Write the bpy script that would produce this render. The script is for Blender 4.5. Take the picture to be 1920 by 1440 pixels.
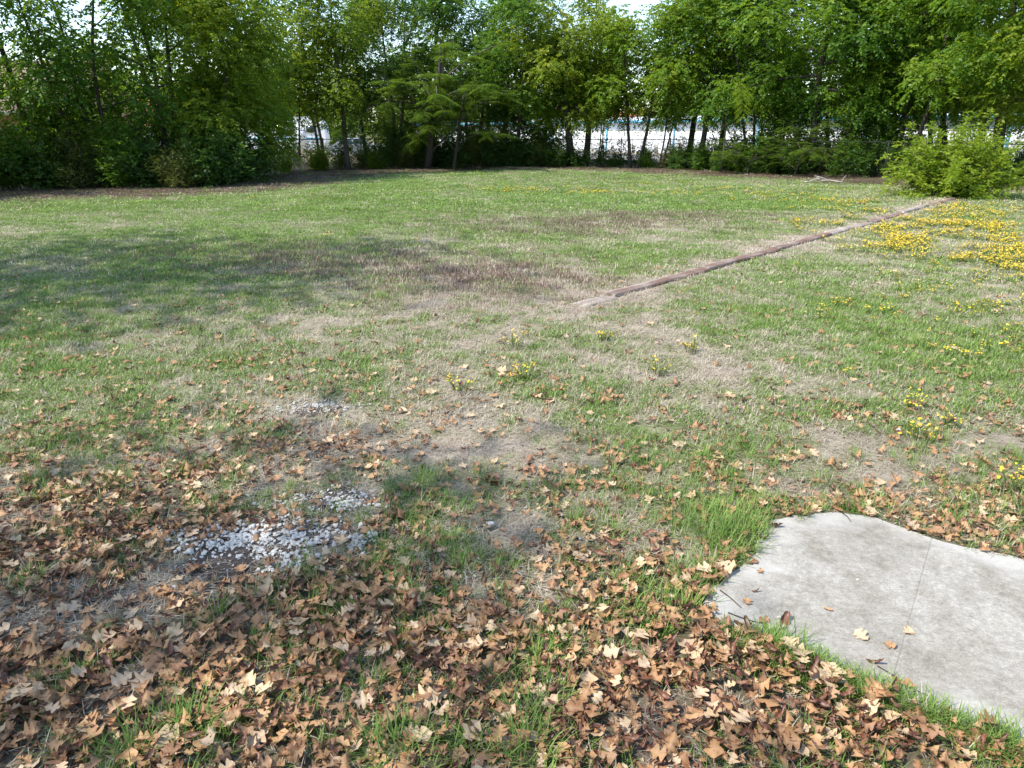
import bpy, math, random
import numpy as np
from mathutils import Vector, Matrix

rad = math.radians
for o in list(bpy.data.objects):
    bpy.data.objects.remove(o)
scene = bpy.context.scene
COL = scene.collection

# ------------------------------------------------------------------ camera, light, exposure
CAM_H = 2.0
PITCH = rad(19.64)
FPX = 1331.0                     # focal length in pixels of the 1920 wide photograph
cam_d = bpy.data.cameras.new('camera')
cam = bpy.data.objects.new('camera', cam_d)
COL.objects.link(cam)
cam.location = (0, 0, CAM_H)
cam.rotation_euler = (math.pi / 2 - PITCH, 0, 0)
cam_d.sensor_width = 36
cam_d.lens = 36 * FPX / 1920
cam_d.clip_start = 0.05
cam_d.clip_end = 3000
scene.camera = cam

SUN_EL = rad(51)
SUN_AZ = math.atan2(-0.93, -0.34)          # clockwise from +Y
sun_vec = Vector((math.sin(SUN_AZ) * math.cos(SUN_EL), math.cos(SUN_AZ) * math.cos(SUN_EL), math.sin(SUN_EL)))
world = bpy.data.worlds.new('World')
scene.world = world
world.use_nodes = True
wn = world.node_tree
bg = wn.nodes['Background']
sky = wn.nodes.new('ShaderNodeTexSky')
sky.sky_type = 'NISHITA'
sky.sun_disc = False
sky.sun_elevation = SUN_EL
sky.sun_rotation = SUN_AZ
sky.dust_density = 0.6
sky.air_density = 1.0
sky.ozone_density = 1.0
wn.links.new(sky.outputs[0], bg.inputs[0])
bg.inputs[1].default_value = 0.15
sl = bpy.data.lights.new('sun', 'SUN')
sl.energy = 3.2
sl.angle = rad(0.53)
sl.color = (1.0, 0.955, 0.88)
so = bpy.data.objects.new('sun', sl)
COL.objects.link(so)
so.rotation_euler = (-sun_vec).to_track_quat('-Z', 'Y').to_euler()
scene.view_settings.view_transform = 'Standard'
scene.view_settings.look = 'None'
scene.view_settings.exposure = 1.24
scene.view_settings.gamma = 1.0
scene.render.resolution_x = 1024
scene.render.resolution_y = 768
try:
    scene.cycles.max_bounces = 8
    scene.cycles.transmission_bounces = 4
except Exception:
    pass

# ------------------------------------------------------------------ helpers
RNG = np.random.default_rng(11)
random.seed(5)

def ground_at(u, v, z=0.0):
    """point of the plane at height z that lies along a sight line given in photograph pixels"""
    a = (v - 720.0) / FPX
    ang = PITCH + math.atan(a)
    y = (CAM_H - z) / math.tan(ang)
    d = y * math.cos(PITCH) + (CAM_H - z) * math.sin(PITCH)
    return np.array([(u - 960.0) / FPX * d, y, z])

def x_of(u, y, z=0.0):
    d = y * math.cos(PITCH) + (CAM_H - z) * math.sin(PITCH)
    return (u - 960.0) / FPX * d

def z_of(v, y):
    return CAM_H - y * math.tan(PITCH + math.atan((v - 720.0) / FPX))

def to_px(x, y, z=0.0):
    d = y * math.cos(PITCH) + (CAM_H - z) * math.sin(PITCH)
    w = -y * math.sin(PITCH) + (CAM_H - z) * math.cos(PITCH)
    d = np.maximum(d, 0.05)
    return 960 + FPX * x / d, 720 + FPX * w / d

def _hash(ix, iy, seed):
    n = (ix * 374761393 + iy * 668265263 + seed * 974634713) & 0xffffffff
    n = ((n ^ (n >> 13)) * 1274126177) & 0xffffffff
    n = n ^ (n >> 16)
    return (n & 0xffff) / 32767.5 - 1.0

def vnoise(x, y, seed=0):
    x = np.asarray(x, dtype=np.float64); y = np.asarray(y, dtype=np.float64)
    ix = np.floor(x).astype(np.int64); iy = np.floor(y).astype(np.int64)
    fx = x - ix; fy = y - iy
    fx = fx * fx * (3 - 2 * fx); fy = fy * fy * (3 - 2 * fy)
    a = _hash(ix, iy, seed); b = _hash(ix + 1, iy, seed)
    c = _hash(ix, iy + 1, seed); d = _hash(ix + 1, iy + 1, seed)
    return (a * (1 - fx) + b * fx) * (1 - fy) + (c * (1 - fx) + d * fx) * fy

def fbm(x, y, seed=0, o=3):
    s = 0; a = 1.0; t = 0
    for i in range(o):
        s = s + a * vnoise(x * 2 ** i + 17.3 * i, y * 2 ** i - 9.1 * i, seed + i); t += a; a *= 0.5
    return s / t * 1.4

def sstep(a, b, x):
    t = np.clip((x - a) / (b - a), 0, 1)
    return t * t * (3 - 2 * t)

SLABQ = None
def height(x, y):
    near = np.exp(-((np.asarray(x) - 2.6) ** 2 / 6.0 + (np.asarray(y) - 2.6) ** 2 / 3.0))
    x = np.asarray(x, dtype=float); y = np.asarray(y, dtype=float)
    lip = 0.0
    if SLABQ is not None:
        d = np.where(inside(SLABQ, x, y), 0.0, seg_dist(np.concatenate([SLABQ, SLABQ[:1]]), x, y))
        lip = 0.036 * sstep(0.32, 0.02, d)
    return lip + (0.022 * fbm(x / 3.1, y / 3.1, 3, 2) + 0.006 * fbm(x / 0.45, y / 0.45, 7, 2)) * (1 - 0.85 * near)

def norm(a):
    return a / np.maximum(np.linalg.norm(a, axis=-1, keepdims=True), 1e-9)

def mesh_np(name, V, faces, attrs=None, smooth=False):
    """mesh from numpy vertices and a list of face index arrays (n,3) or (n,4)"""
    me = bpy.data.meshes.new(name)
    V = np.asarray(V, dtype=np.float32)
    faces = [np.asarray(f, dtype=np.int32) for f in faces if len(f)]
    me.vertices.add(len(V))
    me.vertices.foreach_set('co', V.ravel())
    if faces:
        tot = sum(f.size for f in faces); n = sum(len(f) for f in faces)
        me.loops.add(tot)
        me.loops.foreach_set('vertex_index', np.concatenate([f.ravel() for f in faces]))
        me.polygons.add(n)
        ls = np.concatenate([np.full(len(f), f.shape[1], np.int32) for f in faces])
        st = np.concatenate([[0], np.cumsum(ls)[:-1]]).astype(np.int32)
        me.polygons.foreach_set('loop_start', st)
        if smooth:
            me.polygons.foreach_set('use_smooth', np.ones(n, dtype=bool))
    for k, a in (attrs or {}).items():
        a = np.asarray(a, dtype=np.float32)
        if a.ndim == 1:
            at = me.attributes.new(k, 'FLOAT', 'POINT'); at.data.foreach_set('value', a)
        else:
            at = me.attributes.new(k, 'FLOAT_VECTOR', 'POINT'); at.data.foreach_set('vector', a.ravel())
    me.update(calc_edges=True)
    return me

class MB:
    """collects pieces of one mesh"""
    def __init__(self):
        self.V = []; self.F = {3: [], 4: []}; self.n = 0; self.T = []
    def add(self, V, F, tint=None):
        V = np.asarray(V, dtype=np.float64); F = np.asarray(F, dtype=np.int64)
        self.V.append(V)
        if len(F): self.F[F.shape[1]].append(F + self.n)
        self.T.append(np.zeros(len(V)) if tint is None else np.broadcast_to(np.asarray(tint, dtype=np.float64), (len(V),)))
        self.n += len(V)
    def box(self, c, s, rz=0.0):
        x, y, z = np.array(s) / 2.0
        V = np.array([[-x, -y, -z], [x, -y, -z], [x, y, -z], [-x, y, -z], [-x, -y, z], [x, -y, z], [x, y, z], [-x, y, z]])
        if rz:
            k, q = math.cos(rz), math.sin(rz)
            V = V @ np.array([[k, q, 0], [-q, k, 0], [0, 0, 1]])
        self.add(V + np.array(c), [[0, 3, 2, 1], [4, 5, 6, 7], [0, 1, 5, 4], [1, 2, 6, 5], [2, 3, 7, 6], [3, 0, 4, 7]])
    def tube(self, P, R, n=6, tint=None, flat=None):
        P = np.asarray(P, dtype=np.float64); R = np.broadcast_to(np.asarray(R, dtype=np.float64), (len(P),))
        T = np.gradient(P, axis=0); T = norm(T)
        ref = np.array([0, 0, 1.0]) if abs(T[0][2]) < 0.9 else np.array([1.0, 0, 0])
        A = norm(np.cross(T, ref)); B = np.cross(T, A)
        ang = np.arange(n) * 2 * math.pi / n
        V = P[:, None, :] + R[:, None, None] * (np.cos(ang)[None, :, None] * A[:, None, :] + np.sin(ang)[None, :, None] * B[:, None, :])
        V = V.reshape(-1, 3)
        m = len(P); i = np.arange(m - 1)[:, None] * n; j = np.arange(n)[None, :]; k = (j + 1) % n
        F = np.stack([i + j, i + k, i + n + k, i + n + j], -1).reshape(-1, 4)
        self.add(V, F, tint)
        o = self.n - len(V)
        cv = np.array([P[0], P[-1]])
        self.V.append(cv); self.T.append(np.zeros(2) if tint is None else np.full(2, float(np.mean(tint)))); c0 = self.n; self.n += 2
        jj = np.arange(n)
        self.F[3].append(np.stack([np.full(n, c0), o + (jj + 1) % n, o + jj], -1))
        self.F[3].append(np.stack([np.full(n, c0 + 1), o + (m - 1) * n + jj, o + (m - 1) * n + (jj + 1) % n], -1))
    def prism(self, poly, z0, z1):
        n = len(poly); p = np.asarray(poly, dtype=float)
        V = np.concatenate([np.c_[p, np.full(n, z0)], np.c_[p, np.full(n, z1)]])
        j = np.arange(n); k = (j + 1) % n
        self.add(V, np.stack([j, k, n + k, n + j], -1))
        o = self.n - 2 * n
        c = p.mean(0)
        self.V.append(np.array([[c[0], c[1], z1], [c[0], c[1], z0]])); self.T.append(np.zeros(2))
        self.F[3].append(np.stack([np.full(n, self.n), o + n + j, o + n + k], -1))
        self.F[3].append(np.stack([np.full(n, self.n + 1), o + k, o + j], -1))
        self.n += 2
    def mesh(self, name, mat=None, smooth=False):
        V = np.concatenate(self.V)
        F = [np.concatenate(f) for f in self.F.values() if f]
        me = mesh_np(name, V, F, {'tint': np.concatenate(self.T)}, smooth)
        if mat: me.materials.append(mat)
        return me
    def build(self, name, mat, parent=None, smooth=False):
        return obj(name, self.mesh(name, mat, smooth), parent)

def obj(name, me, parent=None, loc=None):
    o = bpy.data.objects.new(name, me)
    COL.objects.link(o)
    if loc is not None: o.location = loc
    if parent is not None: o.parent = parent
    return o

def tag(o, label=None, cat=None, group=None, kind=None):
    if label: o['label'] = label
    if cat: o['category'] = cat
    if group: o['group'] = group
    if kind: o['kind'] = kind
    return o

def thing(name, label, cat, loc=(0, 0, 0), group=None, rz=0.0):
    o = bpy.data.objects.new(name, None)
    o.empty_display_size = 0.2
    COL.objects.link(o)
    o.location = [float(q) for q in loc]
    o.rotation_euler = (0, 0, rz)
    return tag(o, label, cat, group)

def copy_thing(root, loc, rz, sc=1.0, label=None, group=None):
    r = root.copy(); COL.objects.link(r)
    r.location = [float(q) for q in loc]; r.rotation_euler = (0, 0, rz); r.scale = (sc, sc, sc)
    if label: r['label'] = label
    if group: r['group'] = group
    for ch in list(root.children):
        c = ch.copy(); COL.objects.link(c); c.parent = r
        for g in ch.children:
            d = g.copy(); COL.objects.link(d); d.parent = c
    return r

# ------------------------------------------------------------------ materials
def new_mat(name):
    m = bpy.data.materials.new(name); m.use_nodes = True
    nt = m.node_tree
    return m, nt, nt.nodes['Principled BSDF'], nt.nodes['Material Output']

def nd(nt, t, **kw):
    n = nt.nodes.new(t)
    for k, v in kw.items(): setattr(n, k, v)
    return n

def mixc(nt, fac, a, b, blend='MIX'):
    m = nt.nodes.new('ShaderNodeMix'); m.data_type = 'RGBA'; m.blend_type = blend
    for i, v in ((0, fac), (6, a), (7, b)):
        if isinstance(v, bpy.types.NodeSocket): nt.links.new(v, m.inputs[i])
        elif i == 0: m.inputs[0].default_value = v
        else: m.inputs[i].default_value = (v[0], v[1], v[2], 1)
    return m.outputs[2]

def mathn(nt, op, a, b=0.0, clamp=False):
    m = nt.nodes.new('ShaderNodeMath'); m.operation = op; m.use_clamp = clamp
    for i, v in ((0, a), (1, b)):
        if isinstance(v, bpy.types.NodeSocket): nt.links.new(v, m.inputs[i])
        else: m.inputs[i].default_value = v
    return m.outputs[0]

def noise(nt, scale, detail=4, rough=0.6, vec=None):
    n = nt.nodes.new('ShaderNodeTexNoise'); n.inputs['Scale'].default_value = scale
    n.inputs['Detail'].default_value = detail; n.inputs['Roughness'].default_value = rough
    if vec is not None: nt.links.new(vec, n.inputs['Vector'])
    return n.outputs['Fac']

def ramp(nt, fac, stops):
    r = nt.nodes.new('ShaderNodeValToRGB')
    e = r.color_ramp.elements
    while len(e) < len(stops): e.new(0.5)
    for el, (p, c) in zip(e, stops):
        el.position = p; el.color = (c[0], c[1], c[2], 1)
    nt.links.new(fac, r.inputs[0])
    return r.outputs[0]

def texco(nt, which='Object'):
    return nt.nodes.new('ShaderNodeTexCoord').outputs[which]

def attr(nt, name, typ='GEOMETRY', out='Fac'):
    a = nt.nodes.new('ShaderNodeAttribute'); a.attribute_name = name; a.attribute_type = typ
    return a.outputs[out]

def bump(nt, bsdf, h, strength=0.3, dist=0.02):
    b = nt.nodes.new('ShaderNodeBump'); b.inputs['Strength'].default_value = strength
    b.inputs['Distance'].default_value = dist
    nt.links.new(h, b.inputs['Height']); nt.links.new(b.outputs[0], bsdf.inputs['Normal'])

def simple(name, c, rough=0.6, var=0.15, scale=6.0, metal=0.0):
    m, nt, b, out = new_mat(name)
    n = noise(nt, scale, 5, 0.6, texco(nt))
    col = mixc(nt, n, [q * (1 - var) for q in c], [min(1, q * (1 + var)) for q in c])
    nt.links.new(col, b.inputs['Base Color'])
    b.inputs['Roughness'].default_value = rough; b.inputs['Metallic'].default_value = metal
    return m

def leafy(name, dark, mid, light, trans=0.45, rough=0.45, src='tint'):
    """living leaf: reflects on its face and glows when the sun is behind it; each leaf has its own tint"""
    m, nt, b, out = new_mat(name)
    t = attr(nt, src)
    oi = nt.nodes.new('ShaderNodeObjectInfo').outputs['Random']
    f = mathn(nt, 'ADD', t, mathn(nt, 'MULTIPLY', mathn(nt, 'SUBTRACT', oi, 0.5), 0.14))
    col = ramp(nt, f, [(0.0, dark), (0.5, mid), (1.0, light)])
    nt.links.new(col, b.inputs['Base Color'])
    b.inputs['Roughness'].default_value = rough
    b.inputs['Specular IOR Level'].default_value = 0.25
    tr = nt.nodes.new('ShaderNodeBsdfTranslucent')
    tc = mixc(nt, 0.5, col, (light[0] * 1.7, light[1] * 1.9, light[2] * 0.8))
    nt.links.new(tc, tr.inputs[0])
    mx = nt.nodes.new('ShaderNodeMixShader'); mx.inputs[0].default_value = trans
    nt.links.new(b.outputs[0], mx.inputs[1]); nt.links.new(tr.outputs[0], mx.inputs[2])
    nt.links.new(mx.outputs[0], out.inputs[0])
    return m

def bark_mat(name, a, c):
    m, nt, b, out = new_mat(name)
    mp = nt.nodes.new('ShaderNodeMapping'); mp.inputs['Scale'].default_value = (9, 9, 1.6)
    nt.links.new(texco(nt), mp.inputs[0])
    n = noise(nt, 2.5, 6, 0.7, mp.outputs[0])
    nt.links.new(ramp(nt, n, [(0.3, a), (0.7, c)]), b.inputs['Base Color'])
    b.inputs['Roughness'].default_value = 0.9
    bump(nt, b, n, 0.8, 0.04)
    return m

M = {}
M['bark'] = bark_mat('bark_grey_brown', (0.035, 0.028, 0.022), (0.12, 0.10, 0.085))
M['bark_dark'] = bark_mat('bark_dark', (0.02, 0.016, 0.013), (0.075, 0.06, 0.05))
M['twig'] = bark_mat('twig_pale', (0.16, 0.13, 0.10), (0.34, 0.30, 0.26))
M['deadwood'] = bark_mat('dead_wood_pale', (0.28, 0.25, 0.21), (0.48, 0.44, 0.39))
M['leaf_green'] = leafy('leaf_green', (0.032, 0.088, 0.010), (0.068, 0.152, 0.016), (0.140, 0.220, 0.024))
M['leaf_deep'] = leafy('leaf_deep_green', (0.022, 0.062, 0.012), (0.048, 0.108, 0.018), (0.090, 0.155, 0.024), 0.42)
M['leaf_yellow'] = leafy('leaf_yellow_green', (0.062, 0.120, 0.009), (0.140, 0.215, 0.015), (0.270, 0.300, 0.030), 0.48)
M['leaf_bright'] = leafy('leaf_bright_green', (0.046, 0.112, 0.010), (0.102, 0.200, 0.016), (0.215, 0.285, 0.030), 0.5)
M['leaf_olive'] = leafy('leaf_olive', (0.045, 0.075, 0.014), (0.085, 0.115, 0.022), (0.150, 0.155, 0.040), 0.42)
M['leaf_frond'] = leafy('leaf_feathery', (0.042, 0.098, 0.014), (0.084, 0.160, 0.020), (0.165, 0.225, 0.028), 0.5)
M['leaf_bush'] = leafy('leaf_bush', (0.070, 0.135, 0.010), (0.155, 0.245, 0.018), (0.310, 0.350, 0.040), 0.5)
M['leaf_brown'] = leafy('leaf_withered', (0.05, 0.035, 0.018), (0.095, 0.065, 0.035), (0.16, 0.12, 0.07), 0.25)
M['white_metal'] = simple('white_painted_metal', (0.80, 0.81, 0.82), 0.45, 0.04, 1.2)
M['door_white'] = simple('white_roll_door', (0.77, 0.78, 0.80), 0.4, 0.05, 1.0)
M['roof_white'] = simple('pale_metal_roof', (0.72, 0.74, 0.76), 0.4, 0.05, 0.6)
M['blue_trim'] = simple('light_blue_trim', (0.10, 0.36, 0.52), 0.45, 0.08, 2.0)
M['red_roof'] = simple('red_roof', (0.42, 0.12, 0.08), 0.7, 0.2, 3.0)
M['grey_paint'] = simple('grey_car_paint', (0.30, 0.32, 0.34), 0.3, 0.05, 2.0)
M['dark_glass'] = simple('dark_glass', (0.03, 0.045, 0.055), 0.12, 0.1, 2.0)
M['rubber'] = simple('black_rubber', (0.02, 0.02, 0.02), 0.8, 0.1)
M['chrome'] = simple('steel_rim', (0.5, 0.5, 0.52), 0.35, 0.1, 5, 0.8)
M['galv_shaded'] = simple('shade_darkened_galvanised_steel', (0.016, 0.017, 0.016), 0.95, 0.25, 20, 0.0)  # shade on the fence is put into this near black base colour
M['trim_cream'] = simple('cream_fascia', (0.50, 0.45, 0.38), 0.6, 0.08)

def brick_mat():
    m, nt, b, out = new_mat('orange_brick')
    br = nt.nodes.new('ShaderNodeTexBrick')
    mp = nt.nodes.new('ShaderNodeMapping'); mp.inputs['Rotation'].default_value = (math.pi / 2, 0, 0)
    nt.links.new(texco(nt), mp.inputs[0]); nt.links.new(mp.outputs[0], br.inputs['Vector'])
    br.inputs['Scale'].default_value = 1.0
    br.inputs['Brick Width'].default_value = 0.21; br.inputs['Row Height'].default_value = 0.075
    br.inputs['Mortar Size'].default_value = 0.008
    br.inputs['Color1'].default_value = (0.36, 0.15, 0.06, 1); br.inputs['Color2'].default_value = (0.46, 0.22, 0.09, 1)
    br.inputs['Mortar'].default_value = (0.42, 0.38, 0.33, 1)
    nt.links.new(br.outputs[0], b.inputs['Base Color']); b.inputs['Roughness'].default_value = 0.85
    return m
M['brick'] = brick_mat()

def shingle_mat():
    m, nt, b, out = new_mat('tan_shingles')
    br = nt.nodes.new('ShaderNodeTexBrick'); nt.links.new(texco(nt), br.inputs['Vector'])
    br.inputs['Scale'].default_value = 1.0
    br.inputs['Brick Width'].default_value = 0.33; br.inputs['Row Height'].default_value = 0.14
    br.inputs['Mortar Size'].default_value = 0.006
    br.inputs['Color1'].default_value = (0.36, 0.24, 0.17, 1); br.inputs['Color2'].default_value = (0.44, 0.31, 0.23, 1)
    br.inputs['Mortar'].default_value = (0.2, 0.14, 0.1, 1)
    nt.links.new(br.outputs[0], b.inputs['Base Color']); b.inputs['Roughness'].default_value = 0.9
    return m
M['shingle'] = shingle_mat()

def concrete_mat():
    m, nt, b, out = new_mat('weathered_concrete')
    co = texco(nt)
    mp = nt.nodes.new('ShaderNodeMapping'); mp.inputs['Rotation'].default_value = (0, 0, 0.55)
    mp.inputs['Scale'].default_value = (1.0, 3.2, 1.0); nt.links.new(co, mp.inputs[0])
    big = noise(nt, 1.7, 5, 0.6, co)
    brush = noise(nt, 26, 5, 0.75, mp.outputs[0])
    fine = noise(nt, 160, 3, 0.7, co)
    mott = noise(nt, 34, 6, 0.8, co)
    c1 = ramp(nt, mott, [(0.34, (0.265, 0.243, 0.206)), (0.50, (0.35, 0.327, 0.282)), (0.66, (0.455, 0.430, 0.378))])
    c3 = ramp(nt, brush, [(0.30, (0.80, 0.79, 0.77)), (0.6, (1.0, 1.0, 1.0))])
    c1 = mixc(nt, 0.8, c1, c3, 'MULTIPLY')
    c2 = ramp(nt, big, [(0.38, (0.74, 0.725, 0.69)), (0.62, (1.0, 1.0, 1.0))])
    col = mixc(nt, 0.85, c1, c2, 'MULTIPLY')
    sp = ramp(nt, fine, [(0.36, (0.72, 0.70, 0.67)), (0.55, (1, 1, 1)), (0.75, (1.14, 1.13, 1.11))])
    col = mixc(nt, 0.9, col, sp, 'MULTIPLY')
    edge = attr(nt, 'tint')
    stn = noise(nt, 5.5, 5, 0.62, co)
    col = mixc(nt, 0.8, col, ramp(nt, stn, [(0.34, (0.70, 0.67, 0.61)), (0.5, (1, 1, 1)), (0.7, (1.08, 1.07, 1.05))]), 'MULTIPLY')
    col = mixc(nt, edge, col, (0.46, 0.44, 0.395))
    nt.links.new(col, b.inputs['Base Color']); b.inputs['Roughness'].default_value = 0.9
    h = mathn(nt, 'ADD', mathn(nt, 'MULTIPLY', brush, 0.6), mathn(nt, 'MULTIPLY', fine, 0.5))
    bump(nt, b, h, 0.45, 0.006)
    return m
M['concrete'] = concrete_mat()

def wood_mat(name, core, pale, gain=1.0):
    m, nt, b, out = new_mat(name)
    co = texco(nt)
    mp = nt.nodes.new('ShaderNodeMapping'); mp.inputs['Scale'].default_value = (0.9, 14, 14); nt.links.new(co, mp.inputs[0])
    g = noise(nt, 3.0, 6, 0.7, mp.outputs[0])
    mp2 = nt.nodes.new('ShaderNodeMapping'); mp2.inputs['Scale'].default_value = (1.2, 3, 3); nt.links.new(co, mp2.inputs[0])
    g2 = noise(nt, 1.6, 4, 0.6, mp2.outputs[0])
    dark = [q * 0.4 for q in core]
    col = ramp(nt, g, [(0.28, dark), (0.5, core), (0.75, [min(1, q * 1.45) for q in core])])
    pc = ramp(nt, g, [(0.28, [q * 0.45 for q in pale]), (0.45, pale), (0.8, [min(1, q * 1.15) for q in pale])])
    f = mathn(nt, 'ADD', attr(nt, 'tint'), mathn(nt, 'MULTIPLY', mathn(nt, 'SUBTRACT', g2, 0.5), 2.4), True)
    col = mixc(nt, f, col, pc)
    nt.links.new(col, b.inputs['Base Color']); b.inputs['Roughness'].default_value = 0.9
    bump(nt, b, g, 0.9, 0.02)
    return m
M['timber'] = wood_mat('rotting_timber', (0.165, 0.092, 0.064), (0.37, 0.31, 0.26))
M['timber_pale'] = wood_mat('bleached_timber', (0.26, 0.20, 0.16), (0.46, 0.41, 0.35))

def ground_mat():
    m, nt, b, out = new_mat('lawn_soil')
    co = texco(nt)
    n1 = noise(nt, 9, 6, 0.7, co); n2 = noise(nt, 70, 4, 0.7, co); n3 = noise(nt, 260, 3, 0.7, co)
    soil = ramp(nt, n2, [(0.3, (0.045, 0.034, 0.026)), (0.6, (0.12, 0.092, 0.07)), (0.8, (0.19, 0.155, 0.125))])
    straw = ramp(nt, n3, [(0.3, (0.18, 0.145, 0.108)), (0.5, (0.37, 0.31, 0.24)), (0.75, (0.56, 0.49, 0.40))])
    green = ramp(nt, n2, [(0.3, (0.08, 0.11, 0.030)), (0.55, (0.16, 0.20, 0.055)), (0.8, (0.27, 0.30, 0.12))])
    litter = ramp(nt, n2, [(0.3, (0.06, 0.044, 0.031)), (0.55, (0.13, 0.098, 0.070)), (0.8, (0.23, 0.178, 0.13))])
    w = mathn(nt, 'MULTIPLY', mathn(nt, 'SUBTRACT', n1, 0.5), 0.7)
    def fa(name): return mathn(nt, 'ADD', attr(nt, name), w, True)
    col = mixc(nt, fa('g_green'), straw, green)
    col = mixc(nt, fa('g_litter'), col, litter)
    col = mixc(nt, fa('g_soil'), col, soil)
    nt.links.new(col, b.inputs['Base Color']); b.inputs['Roughness'].default_value = 0.95
    b.inputs['Specular IOR Level'].default_value = 0.15
    h = mathn(nt, 'ADD', n2, mathn(nt, 'MULTIPLY', n3, 0.5))
    bump(nt, b, h, 0.7, 0.02)
    return m
M['ground'] = ground_mat()

def grass_mat(name, stops, dryc, trans=0.3):
    m, nt, b, out = new_mat(name)
    oi = nt.nodes.new('ShaderNodeObjectInfo').outputs['Random']
    t = attr(nt, 'tint')
    f = mathn(nt, 'ADD', mathn(nt, 'MULTIPLY', oi, 0.45), mathn(nt, 'MULTIPLY', t, 0.55))
    col = ramp(nt, f, stops)
    dry = attr(nt, 'dry', 'INSTANCER')
    dd = mathn(nt, 'GREATER_THAN', mathn(nt, 'ADD', dry, mathn(nt, 'MULTIPLY', mathn(nt, 'SUBTRACT', t, 0.5), 0.8)), 0.5)
    dc = ramp(nt, f, dryc)
    col = mixc(nt, dd, col, dc)
    nt.links.new(col, b.inputs['Base Color']); b.inputs['Roughness'].default_value = 0.55
    b.inputs['Specular IOR Level'].default_value = 0.3
    tr = nt.nodes.new('ShaderNodeBsdfTranslucent'); nt.links.new(col, tr.inputs[0])
    mx = nt.nodes.new('ShaderNodeMixShader'); mx.inputs[0].default_value = trans
    nt.links.new(b.outputs[0], mx.inputs[1]); nt.links.new(tr.outputs[0], mx.inputs[2])
    nt.links.new(mx.outputs[0], out.inputs[0])
    return m
STRAW = [(0.0, (0.22, 0.165, 0.115)), (0.5, (0.46, 0.385, 0.285)), (1.0, (0.62, 0.545, 0.41))]
M['grass'] = grass_mat('green_grass', [(0.0, (0.090, 0.175, 0.030)), (0.5, (0.180, 0.285, 0.055)), (1.0, (0.310, 0.385, 0.110))], STRAW)
M['straw'] = grass_mat('straw_grass', STRAW, STRAW, 0.2)
M['seed'] = grass_mat('purple_seedhead_grass', [(0.0, (0.12, 0.075, 0.06)), (0.5, (0.21, 0.135, 0.105)), (1.0, (0.33, 0.24, 0.18))], STRAW, 0.2)
M['petal'] = simple('yellow_petals', (0.72, 0.49, 0.02), 0.6, 0.18, 40)
M['weed'] = grass_mat('yellow_green_weed', [(0.0, (0.07, 0.13, 0.02)), (0.5, (0.12, 0.19, 0.025)), (1.0, (0.20, 0.25, 0.04))], STRAW)

def dead_leaf(name, stops, pale, trans=0.12, rough=0.6):
    m, nt, b, out = new_mat(name)
    oi = nt.nodes.new('ShaderNodeObjectInfo').outputs['Random']
    co = texco(nt)
    blot = noise(nt, 38, 4, 0.65, co)
    col = ramp(nt, oi, stops)
    col = mixc(nt, 0.75, col, ramp(nt, blot, [(0.28, (0.55, 0.47, 0.42)), (0.5, (0.95, 0.94, 0.93)), (0.8, (1.12, 1.08, 1.04))]), 'MULTIPLY')
    vein = attr(nt, 'tint')
    col = mixc(nt, mathn(nt, 'MULTIPLY', vein, 0.5), col, pale)
    geo = nt.nodes.new('ShaderNodeNewGeometry')
    col = mixc(nt, mathn(nt, 'MULTIPLY', geo.outputs['Backfacing'], 0.45), col, pale)
    nt.links.new(col, b.inputs['Base Color']); b.inputs['Roughness'].default_value = rough
    b.inputs['Specular IOR Level'].default_value = 0.4
    tr = nt.nodes.new('ShaderNodeBsdfTranslucent'); nt.links.new(col, tr.inputs[0])
    mx = nt.nodes.new('ShaderNodeMixShader'); mx.inputs[0].default_value = trans
    nt.links.new(b.outputs[0], mx.inputs[1]); nt.links.new(tr.outputs[0], mx.inputs[2])
    nt.links.new(mx.outputs[0], out.inputs[0])
    bump(nt, b, blot, 0.3, 0.004)
    return m
M['dl_tan'] = dead_leaf('dead_leaf_tan', [(0.0, (0.43, 0.235, 0.100)), (0.25, (0.27, 0.128, 0.055)), (0.5, (0.46, 0.270, 0.125)), (0.75, (0.21, 0.095, 0.045)), (1.0, (0.37, 0.215, 0.115))], (0.47, 0.30, 0.165))
M['dl_pale'] = dead_leaf('dead_leaf_pale', [(0.0, (0.52, 0.35, 0.19)), (0.5, (0.58, 0.42, 0.25)), (1.0, (0.46, 0.32, 0.20))], (0.62, 0.50, 0.36))
M['dl_dull'] = dead_leaf('dead_leaf_dull', [(0.0, (0.15, 0.105, 0.072)), (0.5, (0.22, 0.160, 0.110)), (1.0, (0.12, 0.080, 0.055))], (0.26, 0.20, 0.15))
M['dl_dark'] = dead_leaf('dead_leaf_dark', [(0.0, (0.090, 0.032, 0.018)), (0.5, (0.140, 0.052, 0.028)), (1.0, (0.200, 0.085, 0.045))], (0.24, 0.15, 0.10), 0.06, 0.45)
M['stone'] = simple('white_limestone', (0.45, 0.43, 0.39), 0.9, 0.4, 3.0)
M['soil'] = (lambda: M['ground'])()
def soil_mat():
    m, nt, b, out = new_mat('bare_dark_soil')
    co = texco(nt); n2 = noise(nt, 60, 5, 0.75, co); n3 = noise(nt, 220, 2, 0.6, co)
    col = ramp(nt, n2, [(0.3, (0.028, 0.02, 0.016)), (0.55, (0.075, 0.055, 0.043)), (0.8, (0.15, 0.12, 0.095))])
    chip = ramp(nt, n3, [(0.68, (0, 0, 0)), (0.72, (1, 1, 1))])
    col = mixc(nt, chip, col, (0.42, 0.40, 0.37))
    nt.links.new(col, b.inputs['Base Color']); b.inputs['Roughness'].default_value = 0.95
    bump(nt, b, n2, 0.9, 0.02)
    return m
M['soil'] = soil_mat()
M['drive'] = simple('pale_gravel_drive', (0.36, 0.34, 0.31), 0.95, 0.25, 8)

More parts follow.
